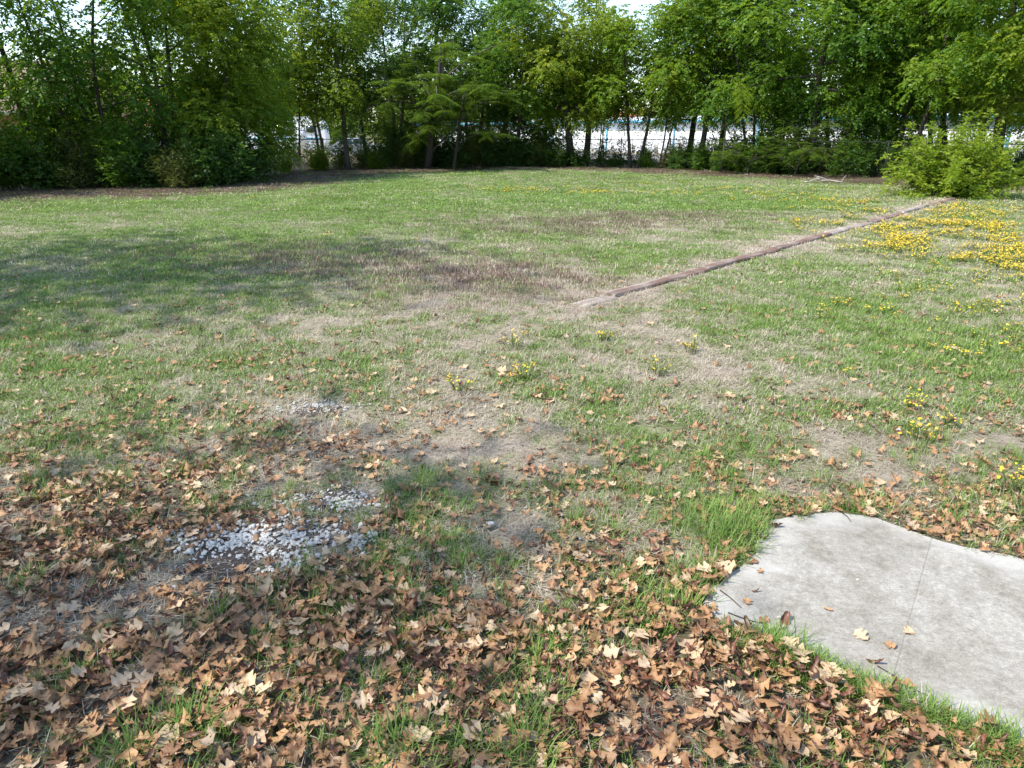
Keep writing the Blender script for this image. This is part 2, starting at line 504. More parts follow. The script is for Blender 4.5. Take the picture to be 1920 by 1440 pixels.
# ------------------------------------------------------------------ where things are on the ground
SLAB_PX = [(1322, 1132), (1336, 1108), (1352, 1086), (1385, 1062), (1408, 1036), (1424, 1010), (1432, 990), (1448, 976), (1470, 968),
           (1510, 965), (1560, 960), (1600, 960), (1650, 972), (1700, 992), (1760, 1012), (1830, 1032), (1920, 1052), (2080, 1086), (2400, 1150),
           (2700, 1800), (2150, 1496), (1920, 1404), (1780, 1342), (1640, 1288), (1540, 1250), (1500, 1232), (1440, 1202), (1390, 1178), (1352, 1158)]
slab_poly = np.array([ground_at(u, v, 0.04)[:2] for u, v in SLAB_PX])
_du = slab_poly[17] - slab_poly[16]; _du = _du / np.linalg.norm(_du); _dl = slab_poly[21] - slab_poly[22]; _dl = _dl / np.linalg.norm(_dl)
slab_poly[18] = slab_poly[16] + _du * 5.5; slab_poly[19] = slab_poly[21] + _dl * 5.8; slab_poly[20] = slab_poly[21] + _dl * 1.2

def inside(poly, x, y):
    r = np.zeros(np.shape(x), dtype=bool)
    n = len(poly)
    for i in range(n):
        x1, y1 = poly[i]; x2, y2 = poly[(i + 1) % n]
        c = ((y1 > y) != (y2 > y)) & (x < (x2 - x1) * (y - y1) / (y2 - y1 + 1e-12) + x1)
        r ^= c
    return r

def seg_dist(P, x, y):
    d = np.full(np.shape(x), 1e9)
    for (x1, y1), (x2, y2) in zip(P[:-1], P[1:]):
        dx, dy = x2 - x1, y2 - y1
        t = np.clip(((x - x1) * dx + (y - y1) * dy) / (dx * dx + dy * dy), 0, 1)
        d = np.minimum(d, np.hypot(x - x1 - t * dx, y - y1 - t * dy))
    return d

HEDGE = [(-40, 10), (-26, 19), (-19, 24), (-15.5, 26.5), (-12.2, 27.2), (-10.9, 32), (-9.6, 38.5), (-4, 42.5), (2, 44.2), (8, 41.0), (13.5, 34.6), (17, 30.2), (20, 26.5), (27, 19), (40, 8)]
hedge_poly = np.array(HEDGE + [(40, -60), (-40, -60)])
TIM_A = ground_at(1085, 574)[:2]; TIM_B = ground_at(1785, 374)[:2]
SLAB_OUT = np.concatenate([slab_poly, slab_poly[:1]])
SLABQ = slab_poly

class Blobs:
    def __init__(self, items):
        self.b = []
        for u, v, ru, rv, w in items:
            c = ground_at(u, v)
            d = c[1] * math.cos(PITCH) + CAM_H * math.sin(PITCH)
            ry = abs(ground_at(u, v - rv)[1] - ground_at(u, min(v + rv, 1700))[1]) / 2
            self.b.append((c[0], c[1], ru * d / FPX, ry, w))
    def __call__(self, x, y):
        s = 0
        for cx, cy, rx, ry, w in self.b:
            s = s + w * np.exp(-((x - cx) / rx) ** 2 - ((y - cy) / ry) ** 2)
        return s

B_GREEN = Blobs([(60, 620, 260, 150, .35), (250, 470, 350, 50, .35), (900, 380, 700, 40, .28), (1600, 580, 330, 90, .38), (1350, 990, 75, 60, .75),
                 (780, 930, 70, 55, .25), (1230, 480, 160, 30, .35), (130, 720, 160, 60, .35), (1800, 680, 160, 60, .25), (1000, 1320, 45, 120, .55),
                 (350, 1335, 40, 45, .55), (250, 1395, 100, 45, .35), (720, 1395, 110, 40, .5), (1100, 1210, 60, 60, .45), (1230, 1120, 70, 60, .5),
                 (60, 1060, 60, 50, .3), (860, 1035, 40, 25, .45), (740, 1050, 60, 60, .3), (900, 1420, 90, 45, .4), (560, 1130, 60, 40, .15), (1200, 930, 300, 70, .12),
                 (1700, 690, 300, 60, .15), (430, 1290, 60, 40, .2), (1450, 880, 200, 50, .1)])
B_DRY = Blobs([(880, 760, 200, 90, 0.29), (1000, 600, 120, 35, 0.17), (1220, 545, 170, 25, 0.24), (650, 505, 420, 26, 0.17), (900, 520, 160, 30, 0.24),
               (1100, 415, 260, 14, 0.14), (1420, 455, 180, 14, 0.14), (1050, 860, 170, 40, 0.19), (1350, 690, 120, 40, 0.17), (1500, 720, 160, 50, 0.12),
               (620, 830, 190, 50, 0.24), (1850, 380, 120, 10, 0.19), (1500, 345, 350, 6, 0.17), (1200, 600, 180, 40, 0.14), (1750, 890, 200, 40, 0.10)])
B_SEED = Blobs([(700, 500, 260, 28, .8), (930, 525, 180, 34, .9), (1080, 420, 230, 16, .8), (500, 470, 200, 20, .4), (880, 560, 160, 30, .4), (1300, 405, 160, 10, .4)])
B_SOIL = Blobs([(560, 1000, 140, 36, .7), (640, 935, 100, 24, .7), (440, 1015, 90, 30, .5), (400, 1060, 100, 40, .9), (470, 1010, 170, 50, .45), (600, 840, 130, 28, .6), (690, 800, 100, 24, .4), (1060, 872, 90, 16, .8), (620, 940, 120, 30, .5),
                (900, 980, 60, 20, .4), (1090, 1060, 200, 60, .2), (600, 760, 70, 18, .4)])
B_PILE = Blobs([(1260, 1340, 270, 120, 1.3), (1480, 1330, 150, 70, .9), (1650, 1420, 120, 50, .6), (100, 1090, 160, 60, .4), (620, 1250, 260, 90, .35), (1560, 925, 170, 22, .55), (1820, 1000, 130, 24, .6), (850, 1230, 200, 70, .35),
                (200, 1180, 300, 120, .25), (130, 930, 260, 90, .30), (170, 1040, 190, 80, .45), (40, 1010, 150, 80, .40), (250, 950, 160, 40, .25), (380, 900, 200, 50, .22), (500, 860, 240, 40, .15), (1340, 1150, 40, 30, .3), (1440, 955, 60, 20, .3), (1330, 880, 60, 14, .3), (520, 820, 130, 30, .2), (1050, 1100, 200, 80, .25)])
B_BARE = Blobs([(1350, 985, 75, 50, .8), (350, 1335, 40, 45, .55), (740, 1395, 80, 40, .45), (1000, 1320, 45, 110, .55), (900, 1425, 80, 40, .5), (1100, 1210, 60, 50, .4),
                (420, 1050, 140, 40, .85), (560, 1005, 160, 40, .75), (620, 935, 120, 26, .7), (590, 766, 60, 12, .6), (1230, 1120, 60, 50, .35), (740, 1060, 50, 50, .35), (860, 1035, 35, 22, .4), (60, 1060, 50, 45, .3)])
B_FLOWER = Blobs([(1720, 425, 120, 22, 1.0), (1800, 440, 170, 34, .8), (1880, 470, 130, 60, .75), (1640, 470, 70, 16, .55), (1850, 560, 110, 40, .35), (1620, 595, 70, 12, .6), (1700, 470, 60, 14, .8),
                  (1680, 390, 80, 10, .3), (1860, 400, 90, 18, .35), (1880, 640, 120, 60, .25), (1790, 580, 60, 20, .3), (1830, 660, 90, 30, .2), (1580, 575, 25, 6, .5)])
B_FLOW2 = Blobs([(1300, 362, 260, 7, 0.25), (1050, 357, 140, 6, 0.23), (1520, 372, 120, 9, 0.25), (1470, 417, 25, 4, 0.30), (1600, 385, 70, 7, 0.20), (600, 447, 30, 3, 0.15), (680, 445, 40, 3, 0.12), (560, 368, 110, 3, 0.17),
                 (1560, 420, 60, 6, 0.17), (1230, 345, 60, 3, 0.15)])

def fields(x, y):
    u, v = to_px(x, y)
    n1 = fbm(x / 2.3, y / 2.3, 21, 3); n2 = fbm(x / 0.55, y / 0.55, 31, 3); n3 = fbm(x / 0.17, y / 0.17, 41, 2)
    far = sstep(9, 26, y)
    g = 0.70 + 0.22 * n1 + 0.36 * n2 * (1 - 0.5 * far) + 0.36 * n3 * (1 - far) + B_GREEN(x, y) - B_DRY(x, y) + 0.20 * far
    g = g - 0.10 * sstep(5.2, 3.6, y)
    hd = seg_dist(HEDGE, x, y)
    inl = inside(hedge_poly, x, y)
    wdt = np.where(x < -3, 5.4, np.where(x < 8, 5.6, 4.4)) * (1 + 0.25 * n1)
    litter = np.where(inl, sstep(wdt, wdt * 0.55, hd), np.where(y < 47, 1.0, 0.25) * sstep(9, 3, hd))
    soil = np.clip(B_SOIL(x, y) * (0.55 + 1.0 * n2 + .5 * n3), 0, 1)
    strip = sstep(0.62, 0.14, seg_dist([TIM_A, TIM_B], x, y) + 0.12 * n2)
    g = g - 0.45 * strip - 0.5 * soil
    cov = np.interp(v, [430, 520, 600, 700, 800, 900, 1000, 1100, 1440], [0.0, .012, .03, .07, .17, .36, .62, .95, 1.25])
    mid = np.exp(-((u - 1050) / 330) ** 2 - ((v - 800) / 130) ** 2)
    cov = cov * (1 - 0.35 * mid) + .05 * sstep(560, 700, v) * sstep(1000, 500, u)
    cov = cov * np.clip(0.85 + 1.0 * n2 + 0.4 * n1 + .4 * n3, 0.08, 2.6) + B_PILE(x, y)
    cov = cov * np.clip(1 - B_BARE(x, y) * 1.05, 0.05, 1)
    cov = np.where(v > 1440, 1.0, cov)
    return dict(u=u, v=v, g=g, n1=n1, n2=n2, n3=n3, litter=litter, soil=soil, cov=cov, inl=inl, hd=hd, strip=strip)

# ------------------------------------------------------------------ the ground sheet
def axis(fine0, fine1, step, lo, hi, grow):
    a = list(np.arange(fine0, fine1, step))
    s = step; p = a[-1]; right = []
    while p < hi:
        s *= grow; p += s; right.append(p)
    s = step; p = a[0]; left = []
    while p > lo:
        s *= grow; p -= s; left.append(p)
    return np.array(left[::-1] + a + right)
gx = axis(-5.5, 6.5, 0.07, -900, 900, 1.06)
gy = axis(1.0, 7.0, 0.06, -300, 1500, 1.035)
GX, GY = np.meshgrid(gx, gy)
fx, fy = GX.ravel(), GY.ravel()
fl = fields(fx, fy)
GZ = height(fx, fy) * np.where(np.hypot(fx, fy) < 120, 1, 0)
nx, ny = len(gx), len(gy)
ii = (np.arange(ny - 1)[:, None] * nx + np.arange(nx - 1)[None, :]).ravel()
quads = np.stack([ii, ii + 1, ii + nx + 1, ii + nx], -1)
beyond = fy > 47
me = mesh_np('ground', np.c_[fx, fy, GZ], [quads], {
    'g_green': np.clip(np.where(beyond, 0.25 + 0.2 * fl['n1'], (fl['g'] - 0.15) * 1.2), 0, 1),
    'g_litter': np.clip(np.maximum(fl['litter'] * np.where(fl['inl'], 1, 0.9), 0.8 * np.clip(fl['cov'], 0, 1) * (fl['inl'])), 0, 1),
    'g_soil': np.clip(fl['soil'] * 0.9, 0, 1)}, True)
me.materials.append(M['ground'])
tag(obj('ground', me), kind='structure')

# pale gravel drive in front of the storage units, far behind the fence
SB_A = np.array([9.6, 76.0]); SB_D = norm(np.array([19.4, -28.4])); SB_N = np.array([SB_D[1], -SB_D[0]])   # SB_N points to the camera side
if SB_N[1] > 0: SB_N = -SB_N
drv = MB()
p0 = SB_A - SB_D * 60 + SB_N * 5; p1 = SB_A + SB_D * 70 + SB_N * 5
p2 = SB_A + SB_D * 70 + SB_N * 15; p3 = SB_A - SB_D * 60 + SB_N * 15
drv.prism([p0, p3, p2, p1], -0.1, 0.035)
tag(drv.build('driveway', M['drive']), kind='structure')

# ------------------------------------------------------------------ concrete slab: two panels with a tooled joint
def chaikin(P, n=1):
    for _ in range(n):
        Q = np.roll(P, -1, axis=0)
        P = np.stack([0.75 * P + 0.25 * Q, 0.25 * P + 0.75 * Q], 1).reshape(-1, 2)
    return P
sp = chaikin(slab_poly, 1)
nrm = np.stack([np.roll(sp, -1, 0)[:, 1] - np.roll(sp, 1, 0)[:, 1], -(np.roll(sp, -1, 0)[:, 0] - np.roll(sp, 1, 0)[:, 0])], -1)
nrm = norm(nrm)
# resample finely and roughen the broken edge
Q = np.concatenate([sp, sp[:1]]); L = np.concatenate([[0], np.cumsum(np.linalg.norm(np.diff(Q, axis=0), axis=1))])
tt = np.arange(0, L[-1], 0.022)
sp = np.stack([np.interp(tt, L, Q[:, 0]), np.interp(tt, L, Q[:, 1])], -1)
sp = sp + 0.010 * np.stack([vnoise(sp[:, 0] * 22, sp[:, 1] * 22, 5), vnoise(sp[:, 0] * 22, sp[:, 1] * 22, 6)], -1) + 0.02 * np.stack([vnoise(sp[:, 0] * 5, sp[:, 1] * 5, 8), vnoise(sp[:, 0] * 5, sp[:, 1] * 5, 9)], -1)
pav = thing('pavement', None, None); pav['kind'] = 'structure'
JA = ground_at(1748, 1010, 0.04)[:2]; JB = ground_at(1668, 1300, 0.04)[:2]
jd = norm(JB - JA); jn = np.array([jd[1], -jd[0]])
SLAB_Z = 0.042
def clip_poly(P, off, sign):
    out = []
    n = len(P)
    s = ((P - JA) @ jn - off) * sign
    for i in range(n):
        j = (i + 1) % n
        if s[i] >= 0: out.append(P[i])
        if (s[i] >= 0) != (s[j] >= 0):
            t = s[i] / (s[i] - s[j]); out.append(P[i] + t * (P[j] - P[i]))
    return np.array(out)
import bmesh
def slab_panel(P, zt, zb, name):
    bm = bmesh.new()
    P = np.concatenate([np.linspace(a, b, max(1, int(np.linalg.norm(b - a) / .035)), endpoint=False) for a, b in zip(P, np.roll(P, -1, 0))])
    A = 0
    if np.sum(P[:, 0] * np.roll(P[:, 1], -1) - P[:, 1] * np.roll(P[:, 0], -1)) < 0: P = P[::-1]
    T = norm(np.roll(P, -1, 0) - np.roll(P, 1, 0)); N = np.stack([-T[:, 1], T[:, 0]], -1)   # inward
    rings = [(0.0, zb), (0.0, zt - 0.004), (0.002, zt - 0.001), (0.005, zt)]
    R = [[bm.verts.new((p[0], p[1], z)) for p in (P + N * o)] for o, z in rings]
    n = len(P)
    for a, b in zip(R[:-1], R[1:]):
        for i in range(n):
            bm.faces.new((a[i], a[(i + 1) % n], b[(i + 1) % n], b[i]))
    from mathutils.geometry import delaunay_2d_cdt
    Pi = P + N * rings[-1][0]
    lo, hi = Pi.min(0), np.minimum(Pi.max(0), [5.0, 5])
    gxx, gyy = np.meshgrid(np.arange(lo[0], hi[0], .035), np.arange(lo[1], hi[1], .035))
    gp = np.c_[gxx.ravel(), gyy.ravel()] + .008 * np.stack([vnoise(gxx.ravel() * 90, gyy.ravel() * 90, 1), vnoise(gxx.ravel() * 90, gyy.ravel() * 90, 2)], -1)
    loop = np.concatenate([Pi, Pi[:1]])
    gp = gp[gp[:, 1] > .9]
    gp = gp[inside(Pi, gp[:, 0], gp[:, 1])]; gp = gp[seg_dist(loop, gp[:, 0], gp[:, 1]) > .015]
    allp = [Vector(p) for p in Pi] + [Vector(p) for p in gp]
    vo, eo, fo, ov, oe, of = delaunay_2d_cdt(allp, [(i, (i + 1) % n) for i in range(n)], [], 1, 1e-6)
    top = [bm.verts.new((v.x, v.y, zt)) for v in vo]
    for f_ in fo:
        try: bm.faces.new([top[i] for i in f_])
        except ValueError: pass
    bmesh.ops.remove_doubles(bm, verts=bm.verts, dist=1e-5)
    me = bpy.data.meshes.new(name); bm.to_mesh(me); bm.free()
    co = np.zeros(len(me.vertices) * 3, dtype=np.float32); me.vertices.foreach_get('co', co); co = co.reshape(-1, 3).astype(float)
    dd = seg_dist(SLAB_OUT, co[:, 0], co[:, 1])
    tn = np.clip(sstep(.20, .0, dd + .12 * fbm(co[:, 0] / .13, co[:, 1] / .13, 63, 3)), 0, 1) * .6
    at = me.attributes.new('tint', 'FLOAT', 'POINT')
    at.data.foreach_set('value', tn.astype(np.float32))
    me.materials.append(M['concrete'])
    return me
# the panel tops get a fine grid so the worn pale margin can follow the edge
def slab_top(P, zt):
    lo, hi = P.min(0), P.max(0)
    hi = np.minimum(hi, [7, 6]); lo = np.maximum(lo, [-2, 0.5])
    xs = np.arange(lo[0], hi[0], 0.03); ys = np.arange(lo[1], hi[1], 0.03)
    return xs, ys
for sign in (1, -1):
    obj('slab_panel', slab_panel(clip_poly(sp, 0.0012 * sign, sign), SLAB_Z, -0.06, 'slab_panel'), pav)
obj('joint_bed', slab_panel(sp * 0.998 + sp.mean(0) * 0.002, SLAB_Z - 0.0025, -0.07, 'joint_bed'), pav)

# ------------------------------------------------------------------ timber edging
tm_d = norm(TIM_B - TIM_A); tm_ang = math.atan2(tm_d[1], tm_d[0]); tm_len = np.linalg.norm(TIM_B - TIM_A)
def timber_mesh(L, w, h, seed, flat=0.0):
    n = max(8, int(L / 0.055)); sec = 12
    s = np.linspace(0, L, n)
    a = np.linspace(0, 2 * math.pi, sec, endpoint=False)
    ca, sa = np.cos(a), np.sin(a)
    cy = np.sign(ca) * np.abs(ca) ** 0.55 * w / 2; cz = np.sign(sa) * np.abs(sa) ** 0.55 * h / 2
    S, A = np.meshgrid(s, np.arange(sec), indexing='ij')
    r = 1 + 0.10 * fbm(S * 3.2 + seed * 7, A * 0.9, seed, 3) + 0.07 * vnoise(S * 16, A * 1.3 + seed, seed + 3)
    Y = cy[A] * r + 0.030 * vnoise(S * 0.9, A * 0 + seed, seed); Z = cz[A] * r + h / 2 - 0.045 + 0.014 * vnoise(S * 1.1, A * 0 + seed, seed + 9)
    X = S + 0.03 * vnoise(A * 1.7 + seed, S * 0, seed) * ((S < 0.01) | (S > L - 0.01))
    V = np.stack([X, Y, Z], -1).reshape(-1, 3)
    mb = MB()
    tint = np.clip(0.05 + 0.9 * sstep(0.15 * w, 0.48 * w, Y) + 0.35 * sstep(0.2, 0.0, S) , 0, 1).ravel()
    i = np.arange(n - 1)[:, None] * sec; j = np.arange(sec)[None, :]; k = (j + 1) % sec
    mb.add(V, np.stack([i + j, i + k, i + sec + k, i + sec + j], -1).reshape(-1, 4), tint)
    for e, rev in ((0, True), (n - 1, False)):
        c = V[e * sec:(e + 1) * sec].mean(0)
        base = mb.n
        mb.add(np.vstack([V[e * sec:(e + 1) * sec], c]), [[q, (q + 1) % sec, sec] if not rev else [(q + 1) % sec, q, sec] for q in range(sec)], 0.7)
    return mb
tim_labels = ['bleached grey first timber of the edging, its pale sawn end nearest the camera',
              'dark brown rotting timber second from the near end of the edging', 'rotting timber third from the near end of the lawn edging',
              'weathered timber fourth from the near end of the lawn edging', 'weathered timber fifth from the near end of the lawn edging',
              'thin looking timber third from the far end of the edging', 'thin looking timber second from the far end of the edging', 'farthest timber of the edging, ending at the bright green bush']
lens = [0.62, 2.5, 2.6, 2.6, 2.6, 2.6, 2.6]; lens.append(tm_len - sum(lens) - 0.12)
pos = 0.0
rt = random.Random(4)
for i, (Lt, lb) in enumerate(zip(lens, tim_labels)):
    mb = timber_mesh(Lt, 0.20 + (0.06 if i == 0 else 0), 0.092 if i else 0.078, i + 1)
    o = mb.build('landscape_timber', M['timber_pale'] if i in (0, 4, 6) else M['timber'], None, False)
    p = TIM_A + tm_d * pos + np.array([-tm_d[1], tm_d[0]]) * rt.uniform(-0.02, 0.02)
    o.location = (p[0], p[1], float(height(p[0], p[1])))
    o.rotation_euler = (rt.uniform(-.06, .06), rt.uniform(-.004, .004), tm_ang + rt.uniform(-0.012, 0.012))
    tag(o, lb, 'timber', 'timbers laid end to end across the lawn')
    pos += Lt + 0.015

# ------------------------------------------------------------------ scatter machinery (only for stuff nobody could count)
def source_collection(name, meshes):
    c = bpy.data.collections.new(name)
    for i, m in enumerate(meshes):
        c.objects.link(bpy.data.objects.new('%s_%02d' % (name, i), m))
    return c

def scatter(name, coll, P, R, S, I, dry, kindlabel=None):
    me = mesh_np(name, P, [], {'rot': R, 'scl': S, 'dry': dry})
    at = me.attributes.new('pick', 'INT', 'POINT'); at.data.foreach_set('value', np.asarray(I, dtype=np.int32))
    o = obj(name, me); tag(o, kindlabel, None, None, 'stuff')
    ng = bpy.data.node_groups.new(name + '_scatter', 'GeometryNodeTree')
    ng.interface.new_socket(name='Geometry', in_out='INPUT', socket_type='NodeSocketGeometry')
    ng.interface.new_socket(name='Geometry', in_out='OUTPUT', socket_type='NodeSocketGeometry')
    gi = ng.nodes.new('NodeGroupInput'); go = ng.nodes.new('NodeGroupOutput')
    ip = ng.nodes.new('GeometryNodeInstanceOnPoints'); ci = ng.nodes.new('GeometryNodeCollectionInfo')
    ci.inputs['Collection'].default_value = coll
    ci.inputs['Separate Children'].default_value = True; ci.inputs['Reset Children'].default_value = True
    def na(nm, t):
        n = ng.nodes.new('GeometryNodeInputNamedAttribute'); n.data_type = t; n.inputs['Name'].default_value = nm
        return [s for s in n.outputs if s.enabled][0]
    L = ng.links.new
    L(gi.outputs[0], ip.inputs['Points']); L(ci.outputs[0], ip.inputs['Instance'])
    ip.inputs['Pick Instance'].default_value = True
    L(na('pick', 'INT'), ip.inputs['Instance Index'])
    L(na('rot', 'FLOAT_VECTOR'), ip.inputs['Rotation']); L(na('scl', 'FLOAT'), ip.inputs['Scale'])
    L(ip.outputs[0], go.inputs[0])
    md = o.modifiers.new('scatter', 'NODES'); md.node_group = ng
    return o

def blades(rng, n, r, hmin, hmax, wid, lean=0.5, curve=0.6, flat=0.0, seg=3):
    """a tuft of n curved tapering grass blades"""
    a = rng.uniform(0, 2 * math.pi, n); rr = r * np.sqrt(rng.uniform(0, 1, n))
    bx, by = rr * np.cos(a), rr * np.sin(a)
    h = rng.uniform(hmin, hmax, n); d = a + rng.normal(0, 1.0, n)
    ln = np.clip(rng.normal(lean, 0.25, n), 0.05, 1.5); cv = rng.uniform(0.3, 1.3, n) * curve
    w = wid * rng.uniform(0.7, 1.3, n); tint = rng.uniform(0, 1, n)
    t = np.linspace(0, 1, seg + 1)
    ang = ln[:, None] + cv[:, None] * t[None, :]
    if flat: ang = np.minimum(ang + flat, 1.62)
    st = h[:, None] / seg
    dr = np.cumsum(np.concatenate([np.zeros((n, 1)), np.sin(ang[:, 1:]) * st], 1), 1)
    dz = np.cumsum(np.concatenate([np.zeros((n, 1)), np.cos(ang[:, 1:]) * st], 1), 1)
    X = bx[:, None] + np.cos(d)[:, None] * dr; Y = by[:, None] + np.sin(d)[:, None] * dr; Z = np.maximum(dz, 0.002) - 0.004
    if flat: Z = Z + rng.uniform(0, 0.02, n)[:, None]
    ww = w[:, None] * (1 - t ** 1.6)[None, :] / 2
    sx, sy = -np.sin(d)[:, None], np.cos(d)[:, None]
    A = np.stack([X - sx * ww, Y - sy * ww, Z], -1); B = np.stack([X + sx * ww, Y + sy * ww, Z], -1)
    V = np.concatenate([A[:, :seg], B[:, :seg], A[:, seg:]], 1)     # seg lefts, seg rights, tip
    m = 2 * seg + 1
    q = []; base = np.arange(n)[:, None] * m
    Q = np.concatenate([base + np.array([[i, seg + i, seg + i + 1, i + 1]]) for i in range(seg - 1)], 0)
    T = base + np.array([[seg - 1, 2 * seg - 1, 2 * seg]])
    return V.reshape(-1, 3), Q, T, np.repeat(tint, m)

def tuft_mesh(name, rng, mat, *args, **kw):
    V, Q, T, tint = blades(rng, *args, **kw)
    me = mesh_np(name, V, [Q, T], {'tint': tint}, False)
    me.materials.append(mat)
    return me

def sample(y0, y1, dens, rng, margin=0.5, xk=0.76):
    margin += 1.7; xk = .84
    w1 = xk * (0.942 * y1 + 0.7) + margin
    n = int(dens * 2 * w1 * (y1 - y0))
    y = rng.uniform(y0, y1, n); x = rng.uniform(-w1, w1, n)
    k = np.abs(x) < xk * (0.942 * y + 0.7) + margin
    return x[k], y[k]

def clear_of(x, y, tm=0.095):
    return ~inside(slab_poly * 0.985 + slab_poly.mean(0) * 0.015, x, y) & (seg_dist([TIM_A, TIM_B], x, y) > tm)

rg = np.random.default_rng(3)
BANDS = [(1.55, 4.6), (4.6, 9.5), (9.5, 19), (19, 47)]
GR = []; ST = []; SE = []
GR.append([tuft_mesh('t', rg, M['grass'], 14, .032, .035, .10, .0040, lean=.35, curve=.75) for _ in range(5)])
GR.append([tuft_mesh('t', rg, M['grass'], 20, .07, .03, .068, .0055, lean=.4, curve=.7, seg=2) for _ in range(4)])
GR.append([tuft_mesh('t', rg, M['grass'], 40, .17, .028, .062, .009, lean=.6, curve=.8, seg=2) for _ in range(4)])
GR.append([tuft_mesh('t', rg, M['grass'], 76, .45, .03, .065, .018, lean=.65, curve=.8, seg=2) for _ in range(4)])
ST.append([tuft_mesh('t', rg, M['straw'], 16, .07, .03, .085, .0028, lean=.9, curve=.5, flat=.35) for _ in range(5)])
ST.append([tuft_mesh('t', rg, M['straw'], 24, .12, .03, .075, .0042, lean=.8, curve=.5, flat=.2, seg=2) for _ in range(4)])
ST.append([tuft_mesh('t', rg, M['straw'], 44, .24, .03, .07, .008, lean=.6, curve=.5, seg=2) for _ in range(4)])
ST.append([tuft_mesh('t', rg, M['straw'], 70, .5, .03, .065, .017, lean=.5, curve=.5, seg=2) for _ in range(4)])
SE.append(None)
SE.append([tuft_mesh('t', rg, M['seed'], 20, .12, .06, .11, .004, lean=.35, curve=.3, seg=2) for _ in range(3)])
SE.append([tuft_mesh('t', rg, M['seed'], 36, .24, .06, .10, .008, lean=.35, curve=.3, seg=2) for _ in range(3)])
SE.append([tuft_mesh('t', rg, M['seed'], 56, .5, .05, .09, .016, lean=.35, curve=.3, seg=2) for _ in range(3)])

def zrot(rng, n, tilt=0.0):
    return np.stack([rng.normal(0, tilt, n) if tilt else np.zeros(n), rng.normal(0, tilt, n) if tilt else np.zeros(n), rng.uniform(0, 6.283, n)], -1)

dg = [380, 230, 70, 19]; ds = [520, 260, 44, 8]; dse = [0, 170, 60, 12]
BN = ['near', 'mid', 'far', 'farthest']
for b, (y0, y1) in enumerate(BANDS):
    # green grass
    x, y = sample(y0, y1, dg[b], rg); f = fields(x, y)
    pr = sstep(0.34, 0.70, f['g'] + rg.normal(0, .05, len(x)))
    pr = pr * (1 - 0.93 * f['litter']) * (1 - np.clip(f['soil'], 0, .95))
    pr = pr * np.where(f['g'] < 0.95, 1 - 0.45 * np.clip(f['cov'] - .5, 0, 1), 1)
    k = (rg.uniform(0, 1, len(x)) < pr) & clear_of(x, y) & f['inl']
    x, y, g, n2 = x[k], y[k], f['g'][k], f['n2'][k]
    # a fringe of long grass along the slab
    S = rg.uniform(0.72, 1.15, len(x)) * np.clip(0.62 + 0.55 * g, .6, 1.35)
    D = np.clip(0.70 - 0.62 * g + rg.normal(0, .12, len(x)), 0, 1)
    if b == 0:
        e = (SLAB_OUT[:-1][19:] if False else SLAB_OUT)
        ex, ey = [], []
        for (a0, a1, m) in ((20, 28, 520), (0, 6, 60)):
            for _ in range(m):
                i = rg.integers(a0, a1); t = rg.uniform()
                p = SLAB_OUT[i] * (1 - t) + SLAB_OUT[i + 1] * t
                dn = norm(SLAB_OUT[i + 1] - SLAB_OUT[i]); on = np.array([dn[1], -dn[0]])
                c = slab_poly.mean(0)
                if (p - c) @ on < 0: on = -on
                q = p + on * abs(rg.normal(0.015, 0.055))
                if vnoise(q[0] * 4.2, q[1] * 4.2, 77) > -0.05 - .5 * (q[1] < 2.2):
                    ex.append(q[0]); ey.append(q[1])
        ex, ey = np.array(ex), np.array(ey)
        x = np.concatenate([x, ex]); y = np.concatenate([y, ey])
        S = np.concatenate([S, rg.uniform(.8, 1.35, len(ex))]); D = np.concatenate([D, np.clip(rg.normal(.08, .1, len(ex)), 0, 1)])
    P = np.c_[x, y, height(x, y)]
    scatter('lawn_grass', source_collection('grass_tufts_' + BN[b], GR[b]), P, zrot(rg, len(x), .08), S, rg.integers(0, len(GR[b]), len(x)), D,
            'green lawn grass')
    # straw
    x, y = sample(y0, y1, ds[b], rg); f = fields(x, y)
    pr = np.clip(0.95 - 0.55 * f['g'] + .3 * f['strip'], 0.15, 1) * (1 - .75 * np.clip(f['cov'] - .3, 0, 1)) * (1 - 0.55 * np.clip(f['soil'], 0, 1)) * (1 - 0.7 * f['litter'])
    k = (rg.uniform(0, 1, len(x)) < pr) & clear_of(x, y) & f['inl']
    x, y = x[k], y[k]
    scatter('dry_grass', source_collection('straw_tufts_' + BN[b], ST[b]), np.c_[x, y, height(x, y)], zrot(rg, len(x), .06), rg.uniform(.7, 1.2, len(x)),
            rg.integers(0, len(ST[b]), len(x)), rg.uniform(0, 1, len(x)), 'dry straw coloured grass')
    if SE[b]:
        x, y = sample(y0, y1, dse[b], rg); f = fields(x, y)
        k = (rg.uniform(0, 1, len(x)) < np.clip(B_SEED(x, y) * (0.7 + .5 * f['n2']), 0, 1)) & clear_of(x, y) & f['inl']
        x, y = x[k], y[k]
        scatter('seedhead_grass', source_collection('seed_tufts_' + BN[b], SE[b]), np.c_[x, y, height(x, y)], zrot(rg, len(x), .06), rg.uniform(.8, 1.2, len(x)),
                rg.integers(0, len(SE[b]), len(x)), rg.uniform(0, .4, len(x)), 'brown seed headed grass')
